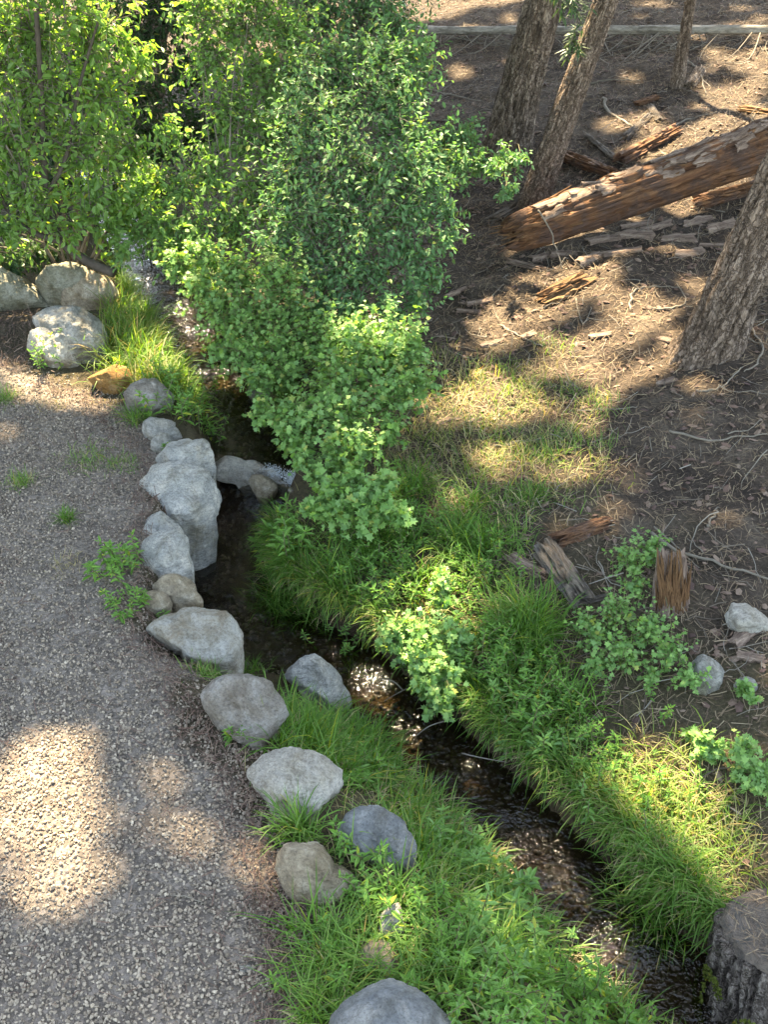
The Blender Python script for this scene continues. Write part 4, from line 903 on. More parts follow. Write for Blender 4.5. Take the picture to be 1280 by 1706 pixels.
shrub('dark_thicket_shrub', np.array([-2.6, 12.2, float(zt(-2.6, 12.2))]), [(230, 60, 12.6, .6), (290, 20, 12.8, .6), (220, 160, 12.0, .5), (270, 230, 11.6, .5), (200, 260, 11.2, .45), (310, 120, 12.4, .5), (330, 220, 12.0, .5), (260, 320, 10.8, .4), (160, -10, 12.8, .6), (240, 380, 10.2, .25), (150, 240, 11.6, .5), (190, 320, 10.8, .36), (110, 310, 11.2, .45), (60, 200, 11.8, .6), (40, 330, 11.0, .5), (120, 130, 12.2, .6)],
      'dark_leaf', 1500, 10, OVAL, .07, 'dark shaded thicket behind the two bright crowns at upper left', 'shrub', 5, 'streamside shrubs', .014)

# currants and other low bushes
LOWG = 'low currant bushes on the banks'
shrub('currant_bush', (430, 600), [(330, 480, 8.3, .20), (370, 520, 8.1, .24), (420, 540, 8.0, .28), (480, 530, 8.1, .30), (410, 590, 7.7, .24), (470, 585, 7.7, .28), (370, 580, 7.8, .17), (540, 560, 7.8, .26), (300, 440, 8.6, .18), (340, 430, 8.6, .2), (390, 460, 8.4, .26), (460, 470, 8.3, .3), (480, 625, 7.4, .22), (540, 600, 7.5, .26), (430, 630, 7.3, .16), (600, 570, 7.6, .26), (660, 560, 7.6, .22)], 'currant', 1600, 9, LOBED, .043, 'spreading currant bush leaning over the upper water below the broad shrub', 'bush', 11, LOWG, .007, wood_='stem', upw=1.5)
shrub('currant_bush', (600, 760), [(560, 640, 7.0, .24), (620, 600, 7.2, .26), (680, 590, 7.2, .22), (520, 690, 6.7, .20), (580, 700, 6.6, .24), (650, 660, 6.8, .22), (470, 700, 6.7, .15), (560, 750, 6.3, .17), (610, 740, 6.35, .16), (700, 640, 6.9, .15), (440, 680, 6.8, .12), (500, 745, 6.4, .1), (505, 775, 6.2, .11), (535, 790, 6.1, .12), (575, 785, 6.15, .12), (480, 730, 6.5, .12), (650, 720, 6.5, .12)], 'currant', 1150, 9, LOBED, .045, 'rounded currant bush with sun flecks above the waterfall', 'bush', 12, LOWG, .007, wood_='stem', upw=1.5)
shrub('currant_bush', (560, 870), [(550, 830, 5.75, .13), (600, 830, 5.75, .14), (570, 860, 5.6, .12), (530, 850, 5.65, .1), (590, 800, 5.9, .1)], 'currant', 210, 8, LOBED, .050, 'small currant plant at the far end of the waterfall', 'bush', 13, LOWG, .004, wood_='stem', upw=1.5)
shrub('currant_bush', (650, 880), [(640, 850, 5.6, .10), (665, 858, 5.55, .09), (615, 862, 5.55, .08), (640, 800, 5.9, .09)], 'currant', 120, 8, LOBED, .050, 'small currant plant in grass right of the waterfall', 'bush', 14, LOWG, .004, wood_='stem', upw=1.5)
shrub('currant_bush', (740, 1150), [(700, 1060, 4.75, .16), (750, 1080, 4.7, .15), (660, 1060, 4.75, .13), (740, 1130, 4.45, .13), (700, 1110, 4.5, .12), (735, 1000, 5.05, .10), (735, 965, 5.15, .08), (770, 1060, 4.75, .09), (735, 1170, 4.3, .10), (715, 1150, 4.35, .1)], 'currant', 520, 8, LOBED, .038, 'sunlit currant bush overhanging the sparkling water', 'bush', 15, LOWG, .005, wood_='stem', upw=1.5)
shrub('currant_bush', (1050, 1150), [(1050, 930, 5.3, .13), (1090, 915, 5.4, .12), (1030, 1020, 4.95, .15), (1080, 1050, 4.85, .15), (990, 1050, 4.85, .13), (1120, 1090, 4.7, .13), (1040, 1090, 4.65, .14), (1150, 1130, 4.55, .10), (1060, 980, 5.1, .10), (1000, 1100, 4.6, .09), (1085, 1130, 4.5, .08)], 'currant', 430, 8, LOBED, .030, 'straggling currant plant around the hollow stump on the right bank', 'bush', 16, LOWG, .004, wood_='stem', upw=1.4)
shrub('currant_bush', (1185, 1280), [(1170, 1240, 4.15, .07), (1185, 1255, 4.1, .07), (1155, 1225, 4.2, .04)], 'currant', 70, 8, LOBED, .034, 'left one of the two pale seedling bushes above the stump', 'bush', 17, LOWG, .004, wood_='stem', upw=1.5)
shrub('currant_bush', (1260, 1330), [(1240, 1250, 4.1, .08), (1265, 1290, 4.0, .09), (1290, 1320, 3.9, .08), (1230, 1290, 4.0, .05)], 'currant', 110, 8, LOBED, .034, 'right one of the two pale seedling bushes above the stump', 'bush', 18, LOWG, .004, wood_='stem', upw=1.5)
shrub('currant_bush', (1245, 1150), [(1240, 1145, 4.45, .05), (1255, 1165, 4.4, .04)], 'currant', 34, 7, LOBED, .03, 'tiny green seedling at the right edge below the white grey rock', 'bush', 19, LOWG, .003, wood_='stem')
shrub('low_bush', (770, 290), [(740, 240, 10.2, .3), (780, 235, 10.4, .24), (760, 275, 9.8, .22), (720, 280, 9.7, .28), (800, 270, 9.9, .14)], 'shade_shrub', 300, 9, OVAL, .055, 'low green bush left of the foot of the thickest trunk', 'bush', 20, LOWG, .006, wood_='stem')
shrub('low_bush', (850, 285), [(845, 265, 9.9, .13), (865, 270, 9.8, .11), (825, 282, 9.6, .1)], 'shade_shrub', 80, 8, OVAL, .05, 'small green bush hiding the foot of the thickest trunk', 'bush', 21, LOWG, .005, wood_='stem')
shrub('low_bush', (860, 325), [(852, 318, 9.0, .08), (840, 325, 8.9, .06)], 'shade_shrub', 30, 7, OVAL, .045, 'tiny green sprout between the two leaning trunks', 'bush', 22, LOWG, .004, wood_='stem')
shrub('low_bush', (250, 440), [(235, 385, 9.2, .16), (280, 425, 8.9, .18), (205, 420, 8.9, .14), (265, 365, 9.3, .18), (215, 340, 9.6, .2), (240, 310, 9.9, .22), (190, 370, 9.3, .16)], 'shrub', 300, 8, OVAL, .06, 'low bright bush leaning over the glittering upstream water', 'bush', 23, LOWG, .005, wood_='stem')

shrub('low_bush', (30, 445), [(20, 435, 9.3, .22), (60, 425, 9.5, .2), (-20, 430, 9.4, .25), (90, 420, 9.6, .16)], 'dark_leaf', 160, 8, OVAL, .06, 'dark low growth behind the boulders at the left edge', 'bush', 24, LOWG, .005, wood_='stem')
# leafy herbs: upright stems with opposite pointed leaves
def herb_patch(name, px_list, label, seed, mat='herb', n_stem=10, spread=.10, height=.28, leaf=.06, tmpl=LANCE, group='leafy herbs on the banks', pairs=9):
    g = np.random.default_rng(seed); b0 = P(*px_list[0]); rt = root(name, b0, label, 'plant', group)
    lv = MB(); sm = MB()
    for q_ in px_list:
        c = P(*q_)
        for _ in range(n_stem):
            s = c.copy(); s[:2] += g.normal(0, spread, 2)
            if -.27 < float(sd(s[0], s[1])) < .24 and s[1] < 4.6: continue
            s[2] = zt(s[0], s[1]) - .01
            hs_ = g.uniform(.65, 1.2); h = height * g.uniform(.45, 1.2); e = s + np.array([g.normal(0, .22) * h, g.normal(-.12, .22) * h, h]); mid = (s + e) / 2 + np.append(g.normal(0, .03, 2), .03)
            cv = bez([s, mid, e], 7); sm.add(*tube(cv, np.linspace(.004, .002, 7), 4))
            k = pairs; u = np.linspace(.22, 1, k); i = u * 6; j = np.clip(i.astype(int), 0, 5); pos = cv[j] + (cv[j + 1] - cv[j]) * (i - j)[:, None]
            ang = g.uniform(0, 6.28) + np.arange(k) * 1.57
            for sg in (0, math.pi):
                d = np.stack([np.cos(ang + sg), np.sin(ang + sg), np.full(k, .15) + .9 * sstep(.75, 1.0, u)], 1) + .2 * g.normal(size=(k, 3))
                X, Yv, Z = frames(d, np.array([0, 0, 1.0]) + .25 * g.normal(size=(k, 3)))
                lv.add(*inst(tmpl[0], tmpl[1], pos, X, Yv, Z, leaf * hs_ * (1.15 - .55 * u) * g.uniform(.6, 1.25, k)))
    v, t = lv.get(); link('leaves', mesh_from('leaves', v, t, M[mat], False), rt)['kind'] = 'stuff'
    v, t = sm.get(); link('stems', mesh_from('stems', v, t, M['stem']), rt)['kind'] = 'stuff'
    return rt
herb_patch('leafy_herb', [(780, 1450), (820, 1490), (850, 1540), (800, 1560), (740, 1430), (840, 1590), (810, 1610), (850, 1500), (830, 1440), (800, 1400)], 'tall leafy herbs beside the water left of the sunlit grass', 1, n_stem=6, height=.26, leaf=.08, mat='currant')
herb_patch('leafy_herb', [(620, 1420), (650, 1480), (600, 1460), (690, 1500)], 'leafy herbs between the dark dome boulder and the tan lumpy boulder', 2, n_stem=5, height=.22, leaf=.06)
herb_patch('leafy_herb', [(730, 1560), (710, 1620), (760, 1620)], 'herbs around a small sun fleck above the dark bottom boulder', 3, n_stem=5, height=.22, leaf=.06)
herb_patch('leafy_herb', [(860, 1670), (920, 1660), (980, 1690), (1040, 1720), (900, 1720), (960, 1640), (1020, 1680), (1080, 1740), (840, 1720), (960, 1740)], 'dense low leafy herbs at the bottom beside the stream', 4, n_stem=12, height=.22, leaf=.055)
herb_patch('leafy_herb', [(800, 1690), (780, 1730), (830, 1740)], 'pale herbs right of the dark bottom boulder', 5, mat='currant', n_stem=6, height=.24, leaf=.055)
herb_patch('leafy_herb', [(470, 910), (490, 925), (455, 930)], 'upright herb with pointed leaves at the pool edge below the waterfall', 6, n_stem=5, height=.32, leaf=.10, spread=.05)
herb_patch('leafy_herb', [(215, 940), (200, 955)], 'green weed beside the pale slab on the gravel', 7, n_stem=7, height=.2, leaf=.07, spread=.06)
herb_patch('leafy_herb', [(230, 1005), (215, 1020)], 'green weed left of the small round tan rock', 8, n_stem=6, height=.15, leaf=.06, spread=.05)
herb_patch('leafy_herb', [(90, 605), (80, 615)], 'pale weed in front of the pale corner boulder', 9, n_stem=6, height=.28, leaf=.06, spread=.05)
herb_patch('leafy_herb', [(395, 1235)], 'small weed at the foot of the brownish grey boulder', 10, n_stem=5, height=.12, leaf=.06, spread=.03)
herb_patch('leafy_herb', [(300, 665), (320, 690), (280, 640), (330, 660), (300, 700)], 'bushy herbs hanging over the water beside the blocky grey rock', 11, n_stem=9, height=.26, leaf=.07)
herb_patch('leafy_herb', [(605, 1310), (590, 1290), (625, 1300)], 'feathery herb right of the light grey boulder', 12, n_stem=7, height=.22, leaf=.05, spread=.05)
herb_patch('leafy_herb', [(870, 1170), (930, 1210), (840, 1220), (960, 1260), (900, 1260), (820, 1130), (780, 1180)], 'pale feathery herbs in the middle of the far bank', 13, n_stem=10, height=.24, leaf=.055, mat='herb')
herb_patch('leafy_herb', [(870, 1280), (920, 1310), (850, 1250), (800, 1240)], 'broad leaved herbs at the far water edge below the currant bush', 14, n_stem=8, height=.2, leaf=.07, mat='currant')
herb_patch('leafy_herb', [(575, 760), (560, 740)], 'slender weed on the stones beside the pale slab top', 15, n_stem=1, height=.1, leaf=.05, spread=.02)
herb_patch('leafy_herb', [(1110, 1215), (970, 1290)], 'thin weeds above the sunlit grass patch', 16, n_stem=5, height=.16, leaf=.045, spread=.07)
herb_patch('leafy_herb', [(660, 830), (700, 870), (620, 930), (560, 940), (650, 960)], 'mixed green herbs in the grass right of the pool', 17, n_stem=7, height=.2, leaf=.06, spread=.10)
herb_patch('leafy_herb', [(610, 1040), (640, 1010), (590, 1000), (680, 1020), (660, 990)], 'sunny light green herbs left of the sunlit currant bush', 19, n_stem=9, height=.22, leaf=.055)
herb_patch('leafy_herb', [(810, 1090), (840, 1120), (790, 1060), (860, 1090)], 'light green herbs right of the sunlit currant bush', 20, n_stem=8, height=.2, leaf=.055)
herb_patch('leafy_herb', [(980, 1330), (1020, 1290), (1060, 1350)], 'yellow green weeds among the sunlit bank grass', 21, n_stem=8, height=.2, leaf=.05)
herb_patch('leafy_herb', [(700, 920), (730, 880), (760, 950), (690, 960)], 'fine herbs among the grass in the middle of the far bank', 22, n_stem=7, height=.18, leaf=.05)
herb_patch('leafy_herb', [(560, 980), (590, 950), (620, 970), (540, 930), (600, 905), (640, 900)], 'leafy weeds mixed with grass behind the pool tussock', 23, n_stem=7, height=.17, leaf=.045, spread=.09)
herb_patch('leafy_herb', [(760, 1010), (800, 990), (830, 960), (780, 960), (810, 930)], 'leafy weeds between the tall tussock and the sunlit currant bush', 24, n_stem=7, height=.17, leaf=.045, spread=.09)
herb_patch('leafy_herb', [(910, 1150), (950, 1170), (890, 1120), (980, 1220), (940, 1230)], 'leafy weeds below the tall tussock near the stump remains', 25, n_stem=7, height=.18, leaf=.045, spread=.09)
herb_patch('leafy_herb', [(560, 1280), (650, 1330), (700, 1370), (740, 1400), (640, 1290)], 'leafy weeds in the grass strip beside the light grey boulder', 26, mat='shrub', n_stem=4, height=.18, leaf=.05, spread=.08)
herb_patch('leafy_herb', [(560, 1560), (600, 1540), (540, 1620), (640, 1560)], 'leafy weeds at the gravel edge below the tan lumpy boulder', 27, n_stem=5, height=.18, leaf=.05, spread=.07)
herb_patch('leafy_herb', [(280, 750)], 'single sprig growing between the pale slabs', 18, n_stem=2, height=.12, leaf=.06, spread=.02)

# ------------------------------------------------------------------ grass
def blades(xy, L, wd, g, lean=.35, bendy=1.1, base_az=None, az_sd=3.0, below=.02):
    n = len(xy); L = L * g.uniform(.55, 1.2, n); az = g.uniform(0, 2 * math.pi, n) if base_az is None else base_az + g.normal(0, az_sd, n)
    th0 = np.abs(g.normal(0, lean, n)); th1 = np.abs(g.normal(bendy, .45, n))
    k = 5; u = np.linspace(0, 1, k); p = np.zeros((n, k, 3)); p[:, 0, :2] = xy; p[:, 0, 2] = zt(xy[:, 0], xy[:, 1]) - below
    for i in range(1, k):
        th = np.minimum(th0 + th1 * (u[i] ** 1.3), 2.5)
        st_ = (L / (k - 1))[:, None] * np.stack([np.sin(th) * np.cos(az), np.sin(th) * np.sin(az), np.cos(th)], 1); p[:, i] = p[:, i - 1] + st_
    tw = az + math.pi / 2 + g.normal(0, .5, n); sd_ = np.stack([np.cos(tw), np.sin(tw), 0 * tw], 1)
    wid = wd * g.uniform(.6, 1.3, n); prof = np.array([.7, 1, .9, .6])
    Lf = p[:, :4] - sd_[:, None] * (wid[:, None] * prof)[..., None] / 2; Rt = p[:, :4] + sd_[:, None] * (wid[:, None] * prof)[..., None] / 2
    v = np.concatenate([np.stack([Lf, Rt], 2).reshape(n, 8, 3), p[:, 4:5]], 1)
    t = np.array([[0, 1, 3], [0, 3, 2], [2, 3, 5], [2, 5, 4], [4, 5, 7], [4, 7, 6], [6, 7, 8]])
    return v.reshape(-1, 3), (t[None] + (np.arange(n) * 9)[:, None, None]).reshape(-1, 3)

def not_wet(q):
    d_ = sd(q[:, 0], q[:, 1]); return q[((d_ > .26) | (d_ < np.where(q[:, 1] < 4.6, -.36, -.27)))]
def clumped(poly, clumps, per, sp, g):
    c = scatter(poly, clumps, g); c = c + g.normal(0, .11, c.shape); q = np.repeat(c, per, 0) + g.normal(0, sp, (len(c) * per, 2)); return not_wet(q)
g = np.random.default_rng(90)
def grass_stuff(name, label, pieces, seed):
    g = np.random.default_rng(seed); byb = {}
    rt = None
    for (poly, clumps, per, sp, L, wd, mat, lean, bendy) in pieces:
        q = clumped(gpoly(poly), clumps, per, sp, g)
        byb.setdefault(mat, MB()).add(*blades(q, L, wd, g, lean, bendy))
    first = None
    for mat, mbx in byb.items():
        v, t = mbx.get(); me = mesh_from(name, v, t, M[mat])
        o = link(name, me); tag(o, label.get(mat), 'grass', kind='stuff')
MIDBANK = [(450, 900), (560, 850), (700, 810), (800, 840), (840, 920), (910, 1010), (930, 1110), (1000, 1190), (1010, 1320), (905, 1370), (790, 1230), (650, 1080), (570, 1030), (440, 1010)]
LITBANK = [(985, 1300), (1080, 1250), (1200, 1370), (1200, 1460), (1165, 1560), (1120, 1580), (1000, 1440), (920, 1390)]
DRY = [(730, 610), (900, 580), (1030, 670), (1000, 800), (880, 860), (700, 830), (620, 770)]
STRIP = [(490, 1190), (580, 1200), (700, 1300), (830, 1400), (900, 1500), (880, 1640), (800, 1740), (500, 1740), (500, 1600), (560, 1540), (680, 1480), (690, 1450), (580, 1370), (480, 1250)]
UPLEFT = [(175, 520), (215, 510), (330, 650), (325, 715), (285, 690), (215, 640), (185, 610)]
RIGHTLOW = [(1180, 1380), (1300, 1320), (1300, 1480), (1200, 1490)]
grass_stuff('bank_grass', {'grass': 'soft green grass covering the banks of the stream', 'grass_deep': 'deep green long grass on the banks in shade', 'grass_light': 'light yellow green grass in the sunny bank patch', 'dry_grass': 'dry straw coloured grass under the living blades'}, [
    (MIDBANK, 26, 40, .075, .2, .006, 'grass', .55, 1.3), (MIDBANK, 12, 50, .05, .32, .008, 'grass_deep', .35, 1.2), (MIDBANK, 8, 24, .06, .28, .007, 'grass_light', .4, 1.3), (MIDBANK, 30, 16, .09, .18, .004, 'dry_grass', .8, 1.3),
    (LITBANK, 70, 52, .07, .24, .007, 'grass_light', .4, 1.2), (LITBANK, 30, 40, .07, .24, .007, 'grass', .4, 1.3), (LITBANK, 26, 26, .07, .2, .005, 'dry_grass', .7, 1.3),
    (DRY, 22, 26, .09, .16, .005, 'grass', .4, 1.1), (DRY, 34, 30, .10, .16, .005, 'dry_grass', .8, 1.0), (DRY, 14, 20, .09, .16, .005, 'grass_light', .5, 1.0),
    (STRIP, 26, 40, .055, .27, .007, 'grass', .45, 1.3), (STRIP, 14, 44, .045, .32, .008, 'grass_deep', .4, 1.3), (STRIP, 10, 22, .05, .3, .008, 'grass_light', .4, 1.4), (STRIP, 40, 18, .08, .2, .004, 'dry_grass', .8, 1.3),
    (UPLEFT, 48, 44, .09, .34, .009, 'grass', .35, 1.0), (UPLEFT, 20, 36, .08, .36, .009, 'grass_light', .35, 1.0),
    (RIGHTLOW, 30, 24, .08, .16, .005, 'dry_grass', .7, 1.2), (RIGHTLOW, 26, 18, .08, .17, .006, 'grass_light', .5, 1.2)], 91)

def rim_grass(seed):
    g = np.random.default_rng(seed); t = tt
    res = {}
    for side, t0, t1, n, mats in ((1, T_FALL - 6.0, T_BANK + 3.2, 4600, ('grass', 'grass_deep', 'dry_grass')), (-1, T_BANK + .5, T_BANK + 3.0, 700, ('grass', 'dry_grass')), (-1, T_FALL - 4.5, T_FALL - .9, 900, ('grass',))):
        for mt in mats:
            cl = g.uniform(t0, t1, n // 26); tv_ = np.repeat(cl, 26) + g.normal(0, .05, len(cl) * 26); i = np.clip(np.searchsorted(tt, tv_), 0, len(tt) - 1)
            ok_ = np.abs(tt[i] - T_FALL - .1) > .38; i = i[ok_]; off = side * (W0[i] + .05 + np.abs(g.normal(0, .06, len(i)))); q = C0[i, :2] + NORM[i] * off[:, None]
            az = np.arctan2(-side * NORM[i, 1], -side * NORM[i, 0])
            v, t_ = blades(q, .26 if mt != 'dry_grass' else .2, .007 if mt != 'dry_grass' else .004, g, .5, 1.5, az, 1.4); res.setdefault(mt, MB()).add(v, t_)
    for mt, m_ in res.items():
        v, t_ = m_.get(); tag(link('bank_grass', mesh_from('bank_grass', v, t_, M[mt])), {'grass': 'green grass drooping over the stream edges', 'grass_deep': 'deep green grass drooping over the stream edges', 'dry_grass': 'dead pale grass hanging from the undercut far bank'}[mt], 'grass', kind='stuff')
rim_grass(92)
def tuft(px_, n, sp, L, wd, mat, label, seed, dry=.12, lean=.35, bendy=1.2):
    g = np.random.default_rng(seed); c = P(*px_); q = c[:2] + g.normal(0, sp, (n, 2))
    rt = root('grass_tuft', c, label, 'grass tuft', 'grass tufts')
    v, t = blades(q, L, wd, g, lean, bendy); link('blades', mesh_from('blades', v, t, M[mat]), rt)['kind'] = 'stuff'
    k = int(n * dry)
    if k: v, t = blades(c[:2] + g.normal(0, sp * 1.1, (k, 2)), L * .8, wd * .7, g, lean * 1.6, bendy); link('dry_blades', mesh_from('dry_blades', v, t, M['dry_grass']), rt)['kind'] = 'stuff'
tuft((475, 1000), 700, .085, .30, .005, 'grass_deep', 'dense dark grass tussock hanging into the pool below the waterfall', 1)
tuft((520, 1000), 420, .06, .28, .005, 'grass_deep', 'second dark tussock right beside the pool tussock', 2)
tuft((865, 1060), 760, .10, .34, .007, 'grass_deep', 'tall deep green tussock left of the weathered log piece', 3)
tuft((775, 910), 420, .08, .30, .006, 'grass_deep', 'green tussock in the middle of the far bank grass', 4)
tuft((515, 1245), 560, .065, .30, .005, 'grass_deep', 'bright green tussock right of the brownish grey boulder', 5)
tuft((600, 1260), 460, .075, .30, .006, 'grass_deep', 'green tussock below the pointed blue grey rock', 6)
tuft((500, 1390), 150, .04, .26, .008, 'grass', 'long bladed tuft in front of the light grey boulder', 7)
tuft((150, 768), 240, .10, .11, .004, 'grass', 'widest low grass tuft on the gravel near the pale slabs', 8, .3)
tuft((205, 775), 130, .07, .10, .004, 'grass', 'low grass tuft right of the widest gravel tuft', 9, .3)
tuft((38, 805), 130, .045, .14, .004, 'grass', 'greyish grass tuft on the gravel near the left edge', 10, .6)
tuft((110, 868), 150, .025, .13, .004, 'grass_deep', 'small neat green tuft alone on the gravel', 11, .05)
tuft((8, 668), 110, .05, .18, .004, 'grass', 'pale grass tuft at the left edge below the mulch', 12, .6)
tuft((85, 680), 60, .06, .12, .003, 'dry_grass', 'faint dry tuft on the gravel below the corner boulder', 13, .3)
tuft((345, 1125), 170, .055, .15, .005, 'grass', 'yellowish tuft at the foot of the big cream boulder', 14, .6)
tuft((415, 1120), 90, .05, .14, .005, 'grass_deep', 'short grass at the waterline beside the big cream boulder', 15)
tuft((108, 945), 90, .06, .10, .003, 'dry_grass', 'thin dry tuft on the gravel left of the green weed', 16, .4)
tuft((230, 700), 130, .05, .24, .006, 'grass', 'grass blades between the orange rock and the blocky rock', 17)
tuft((890, 830), 160, .05, .16, .005, 'grass_deep', 'low green tuft on the dry patch above the stump remains', 18)
tuft((1110, 1520), 460, .07, .30, .007, 'grass_deep', 'long shaded grass hanging beside the sawn stump', 19, .3)
tuft((1070, 1470), 400, .07, .28, .007, 'grass', 'drooping grass over the dark water left of the sawn stump', 20, .5)
tuft((560, 1610), 260, .07, .28, .006, 'grass', 'arching grass on the gravel edge left of the rounded tan rock', 21, .2)
tuft((540, 1690), 240, .06, .26, .006, 'grass', 'arching grass beside the dark bottom boulder', 22, .2)
tuft((850, 880), 90, .05, .14, .005, 'grass', 'sparse tuft above the dark bark mound', 23, .4)
tuft((590, 1120), 0 + 60, .03, .14, .005, 'grass', 'few blades behind the pointed blue grey rock', 24)

# ------------------------------------------------------------------ loose small stuff
# crushed gravel
g = np.random.default_rng(95)
gpv = np.array([[-2.9, 1.6]]); vis = np.array([[-3.4, 1.7], [1.4, 1.7], [1.4, 9], [-4.6, 9]])
q = scatter(vis, 5200, g); q = q[in_poly(GRAVEL, q[:, 0] + .10 * g.normal(size=len(q)) - .05, q[:, 1] + .10 * g.normal(size=len(q)))]
qq = np.stack([q[:, 0], q[:, 1], zt(q[:, 0], q[:, 1])], 1); ax_, ay_ = to_px(qq); q = qq[(ax_ > -60) & (ay_ < 1790)]
dens = fbm(np.stack([q[:, 0] * 1.6, q[:, 1] * 1.0, 0 * q[:, 0]], 1), 4, 61); q = q[g.random(len(q)) < .78 + .45 * dens]
n_ = len(q); mbx = MB(); var = g.integers(0, 5, n_) + np.where(q[:, 1] > 3.9, 5, 0)
BIPYR = (np.array([[math.cos(a_), math.sin(a_), 0] for a_ in np.arange(5) * 1.2566] + [[.1, 0, .85], [-.1, .1, -.8]]), np.array([[k, (k + 1) % 5, 5] for k in range(5)] + [[(k + 1) % 5, k, 6] for k in range(5)]))
for k in range(10):
    tv, tt_ = ICO1 if k < 5 else BIPYR
    s = q[var == k]; m_ = len(s); t_v = tv * (1 + .28 * g.normal(size=(len(tv), 1)).clip(-1, 1)) * [1, .8, .62]
    Yd = rand_dir(m_, g); X, Yd, Z = frames(Yd, rand_dir(m_, g)); sc_ = .0048 + .0072 * g.random(m_) ** 1.6
    s = s.copy(); s[:, 2] += sc_ * g.uniform(.1, .9, m_)
    mbx.add(*inst(t_v, tt_, s, X, Yd, Z, sc_))
v, t = mbx.get(); o = link('gravel', mesh_from('gravel', v, t, M['pebble'], False)); tag(o, 'crushed grey gravel covering the yard', 'gravel', kind='stuff')
# stones on the stream bed
c = C0[(C0[:, 1] > 1.5) & (C0[:, 1] < 12)]; w_ = W0[(C0[:, 1] > 1.5) & (C0[:, 1] < 12)]
k = g.integers(0, len(c), 3400); s = c[k].copy(); s[:, :2] += g.normal(0, 1, (3400, 2)) * w_[k][:, None] * .55; s[:, 2] = zt(s[:, 0], s[:, 1])
m_ = len(s); X, Yd, Z = frames(rand_dir(m_, g), rand_dir(m_, g)); sc_ = .008 + .026 * g.random(m_) ** 2
v, t = inst(ICO1[0] * [1, .8, .6] * (1 + .15 * fbm(ICO1[0] * 2, 2, 4))[:, None], ICO1[1], s, X, Yd, Z, sc_)
o = link('stream_bed_stones', mesh_from('stream_bed_stones', v, t, M['bed_stone'])); tag(o, 'brown stones on the stream bed under the water', 'stones', kind='stuff')
# white water at the little fall
nf = 6500; u_ = g.random(nf); w_f = g.random(nf)          # water breaking over the lip between the ledge rocks and the far bank
fa = np.array([[438, 776], [502, 792]]); fz_ = np.array([[452, 806], [515, 822]])
px_f = (fa[0] + (fa[1] - fa[0]) * w_f[:, None]) * (1 - u_[:, None]) + (fz_[0] + (fz_[1] - fz_[0]) * w_f[:, None]) * u_[:, None]
zf = -.29 - .17 * u_ ** 1.2; dr = ray(px_f[:, 0], px_f[:, 1]); s = CAM + dr * (.984 * (zf - 4) / dr[:, 2])[:, None] + g.normal(0, .02, (nf, 3)) * [1.2, 1.2, .6]
keep = fbm(np.stack([w_f * 11, u_ * 2, 0 * u_], 1), 3, 77) > -.05 + .25 * g.normal(size=nf); s = s[keep]; m_ = len(s)
fl = nrm(np.array([.12, -.6, -.7]) + .35 * g.normal(size=(m_, 3))); X, Yd, Z = frames(fl, rand_dir(m_, g))
v, t = inst(BIPYR[0][:, [0, 2, 1]] * [.5, 1.6, .5], BIPYR[1], s, X, Yd, Z, .0018 + .0042 * g.random(m_) ** 2); o = link('white_water', mesh_from('white_water', v, t, M['foam'])); tag(o, 'white splashing water of the little fall', 'water', kind='stuff')

# needles, bark crumbs and fine twigs on the woodland floor
WOODS = np.array([[.2, 5.6], [.9, 4.6], [1.25, 3.6], [1.5, 2.6], [5.2, 2.0], [7.4, 9], [9, 20.5], [-2.5, 20.5], [-.6, 9.5]])
def in_view(q, m=60):
    a_, b_ = to_px(np.column_stack([q, zt(q[:, 0], q[:, 1])])); return q[(a_ > -m) & (a_ < 1280 + m) & (b_ > -m) & (b_ < 1706 + m)]
def strips(xy, L, wd, g, curl=.5, lift=.012):
    n = len(xy); L = L * g.uniform(.4, 1.3, n); az = g.uniform(0, 6.283, n); cu = g.normal(0, curl, n); k = 3; p = np.zeros((n, k, 3)); p[:, 0, :2] = xy
    for i in range(1, k):
        a_ = az + cu * i; p[:, i, :2] = p[:, i - 1, :2] + (L / (k - 1))[:, None] * np.stack([np.cos(a_), np.sin(a_)], 1)
    p[:, :, 2] = zt(p[..., 0].ravel(), p[..., 1].ravel()).reshape(n, k) + lift * (.3 + g.random((n, k)) * 1.6) + (g.random((n, 1)) ** 3) * lift * 4 * np.linspace(0, 1, k)
    side = np.stack([-np.sin(az), np.cos(az), g.normal(0, .5, n)], 1); w2 = (wd * g.uniform(.6, 1.4, n))[:, None, None] / 2
    v = np.stack([p - side[:, None] * w2, p + side[:, None] * w2], 2).reshape(n, 6, 3); t = np.array([[0, 1, 3], [0, 3, 2], [2, 3, 5], [2, 5, 4]])
    return v.reshape(-1, 3), (t[None] + (np.arange(n) * 6)[:, None, None]).reshape(-1, 3)
q = in_view(not_wet(scatter(WOODS, 760, g)), 20); v, t = strips(q, .085, .0035, g, .3); o = link('needle_litter', mesh_from('needle_litter', v, t, M['litter'], False)); tag(o, 'fallen brown needles and crumbs covering the woodland floor', 'litter', kind='stuff')
q = in_view(not_wet(scatter(WOODS, 30, g))); v, t = strips(q, .18, .004, g, .18, .02); mbx = MB(); mbx.add(v, t)
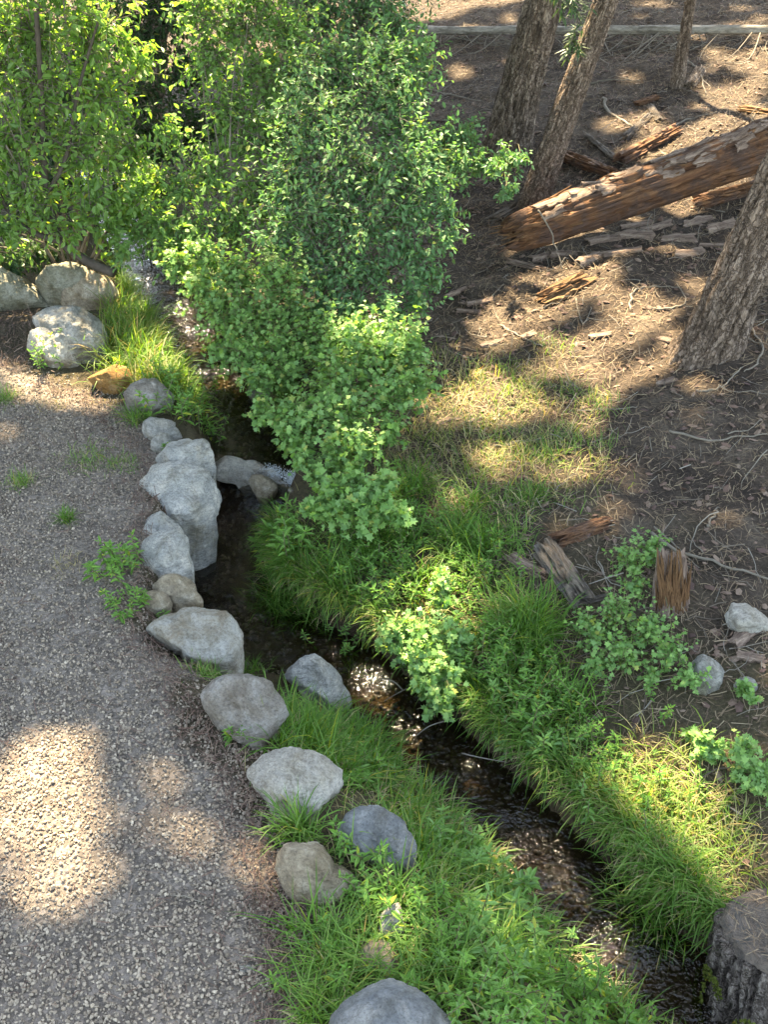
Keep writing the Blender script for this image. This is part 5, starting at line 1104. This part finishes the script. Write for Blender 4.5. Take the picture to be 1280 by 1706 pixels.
for c_ in in_view(not_wet(scatter(WOODS, 8, g))):
    L_ = g.uniform(.12, .5); a_ = g.uniform(0, 6.28); p1 = np.array([c_[0], c_[1]]); cu = g.normal(0, .28); pl = [p1]
    for i in range(6): a_ += cu * .5 + g.normal(0, .15); pl.append(pl[-1] + L_ / 6 * np.array([math.cos(a_), math.sin(a_)]))
    pl = np.array(pl); z_ = zt(pl[:, 0], pl[:, 1]) + .012 + np.abs(g.normal(0, .015, 7)); mbx.add(*tube(np.column_stack([pl, z_]), np.linspace(1, .4, 7) * g.uniform(.002, .006), 4))
v, t = mbx.get(); o = link('fallen_twigs', mesh_from('fallen_twigs', v, t, M['twig'], False)); tag(o, 'thin pale dead twigs strewn over the woodland floor', 'twigs', kind='stuff')
# chips of bark
q = in_view(not_wet(scatter(WOODS, 110, g))); m_ = len(q); s = np.column_stack([q, zt(q[:, 0], q[:, 1]) + .01]); X, Yd, Z = frames(rand_dir(m_, g) * [1, 1, .25], np.array([0, 0, 1.0]) + .3 * rand_dir(m_, g))
v, t = inst(BIPYR[0] * [.55, 1, .22], BIPYR[1], s, X, Yd, Z, .008 + .04 * g.random(m_) ** 2); o = link('bark_chips', mesh_from('bark_chips', v, t, M['red_litter'], False)); tag(o, 'small chips of bark among the needles', 'bark chips', kind='stuff')
# reddish needles gathered along the stone edging and the mulch corner
edge = [(60, 640), (150, 668), (220, 720), (262, 790), (262, 860), (245, 950), (250, 1060), (310, 1130), (345, 1220), (425, 1300), (450, 1390), (470, 1500), (500, 1560), (490, 1650), (510, 1706)]
ew = np.array([P(*e_)[:2] for e_ in edge]); k = g.integers(0, len(ew) - 1, 3000); f_ = g.random((3000, 1)); q = ew[k] + (ew[k + 1] - ew[k]) * f_ + g.normal(0, .08, (3000, 2)) + [-.05, 0]
q2 = scatter(gpoly([(-60, 520), (60, 520), (70, 600), (30, 625), (-60, 600)]), 1500, g); q3 = scatter(gpoly([(-60, 640), (200, 720), (240, 900), (300, 1150), (430, 1350), (440, 1660), (-60, 1700)]), 150, g)
v, t = strips(np.concatenate([q, q2, q3]), .07, .003, g, .3, .016); o = link('edge_litter', mesh_from('edge_litter', v, t, M['red_litter'], False)); tag(o, 'reddish brown needles along the stone edging and in the mulch corner', 'litter', kind='stuff')
for o in bpy.data.objects:
    if '_b' in o: del o['_b']
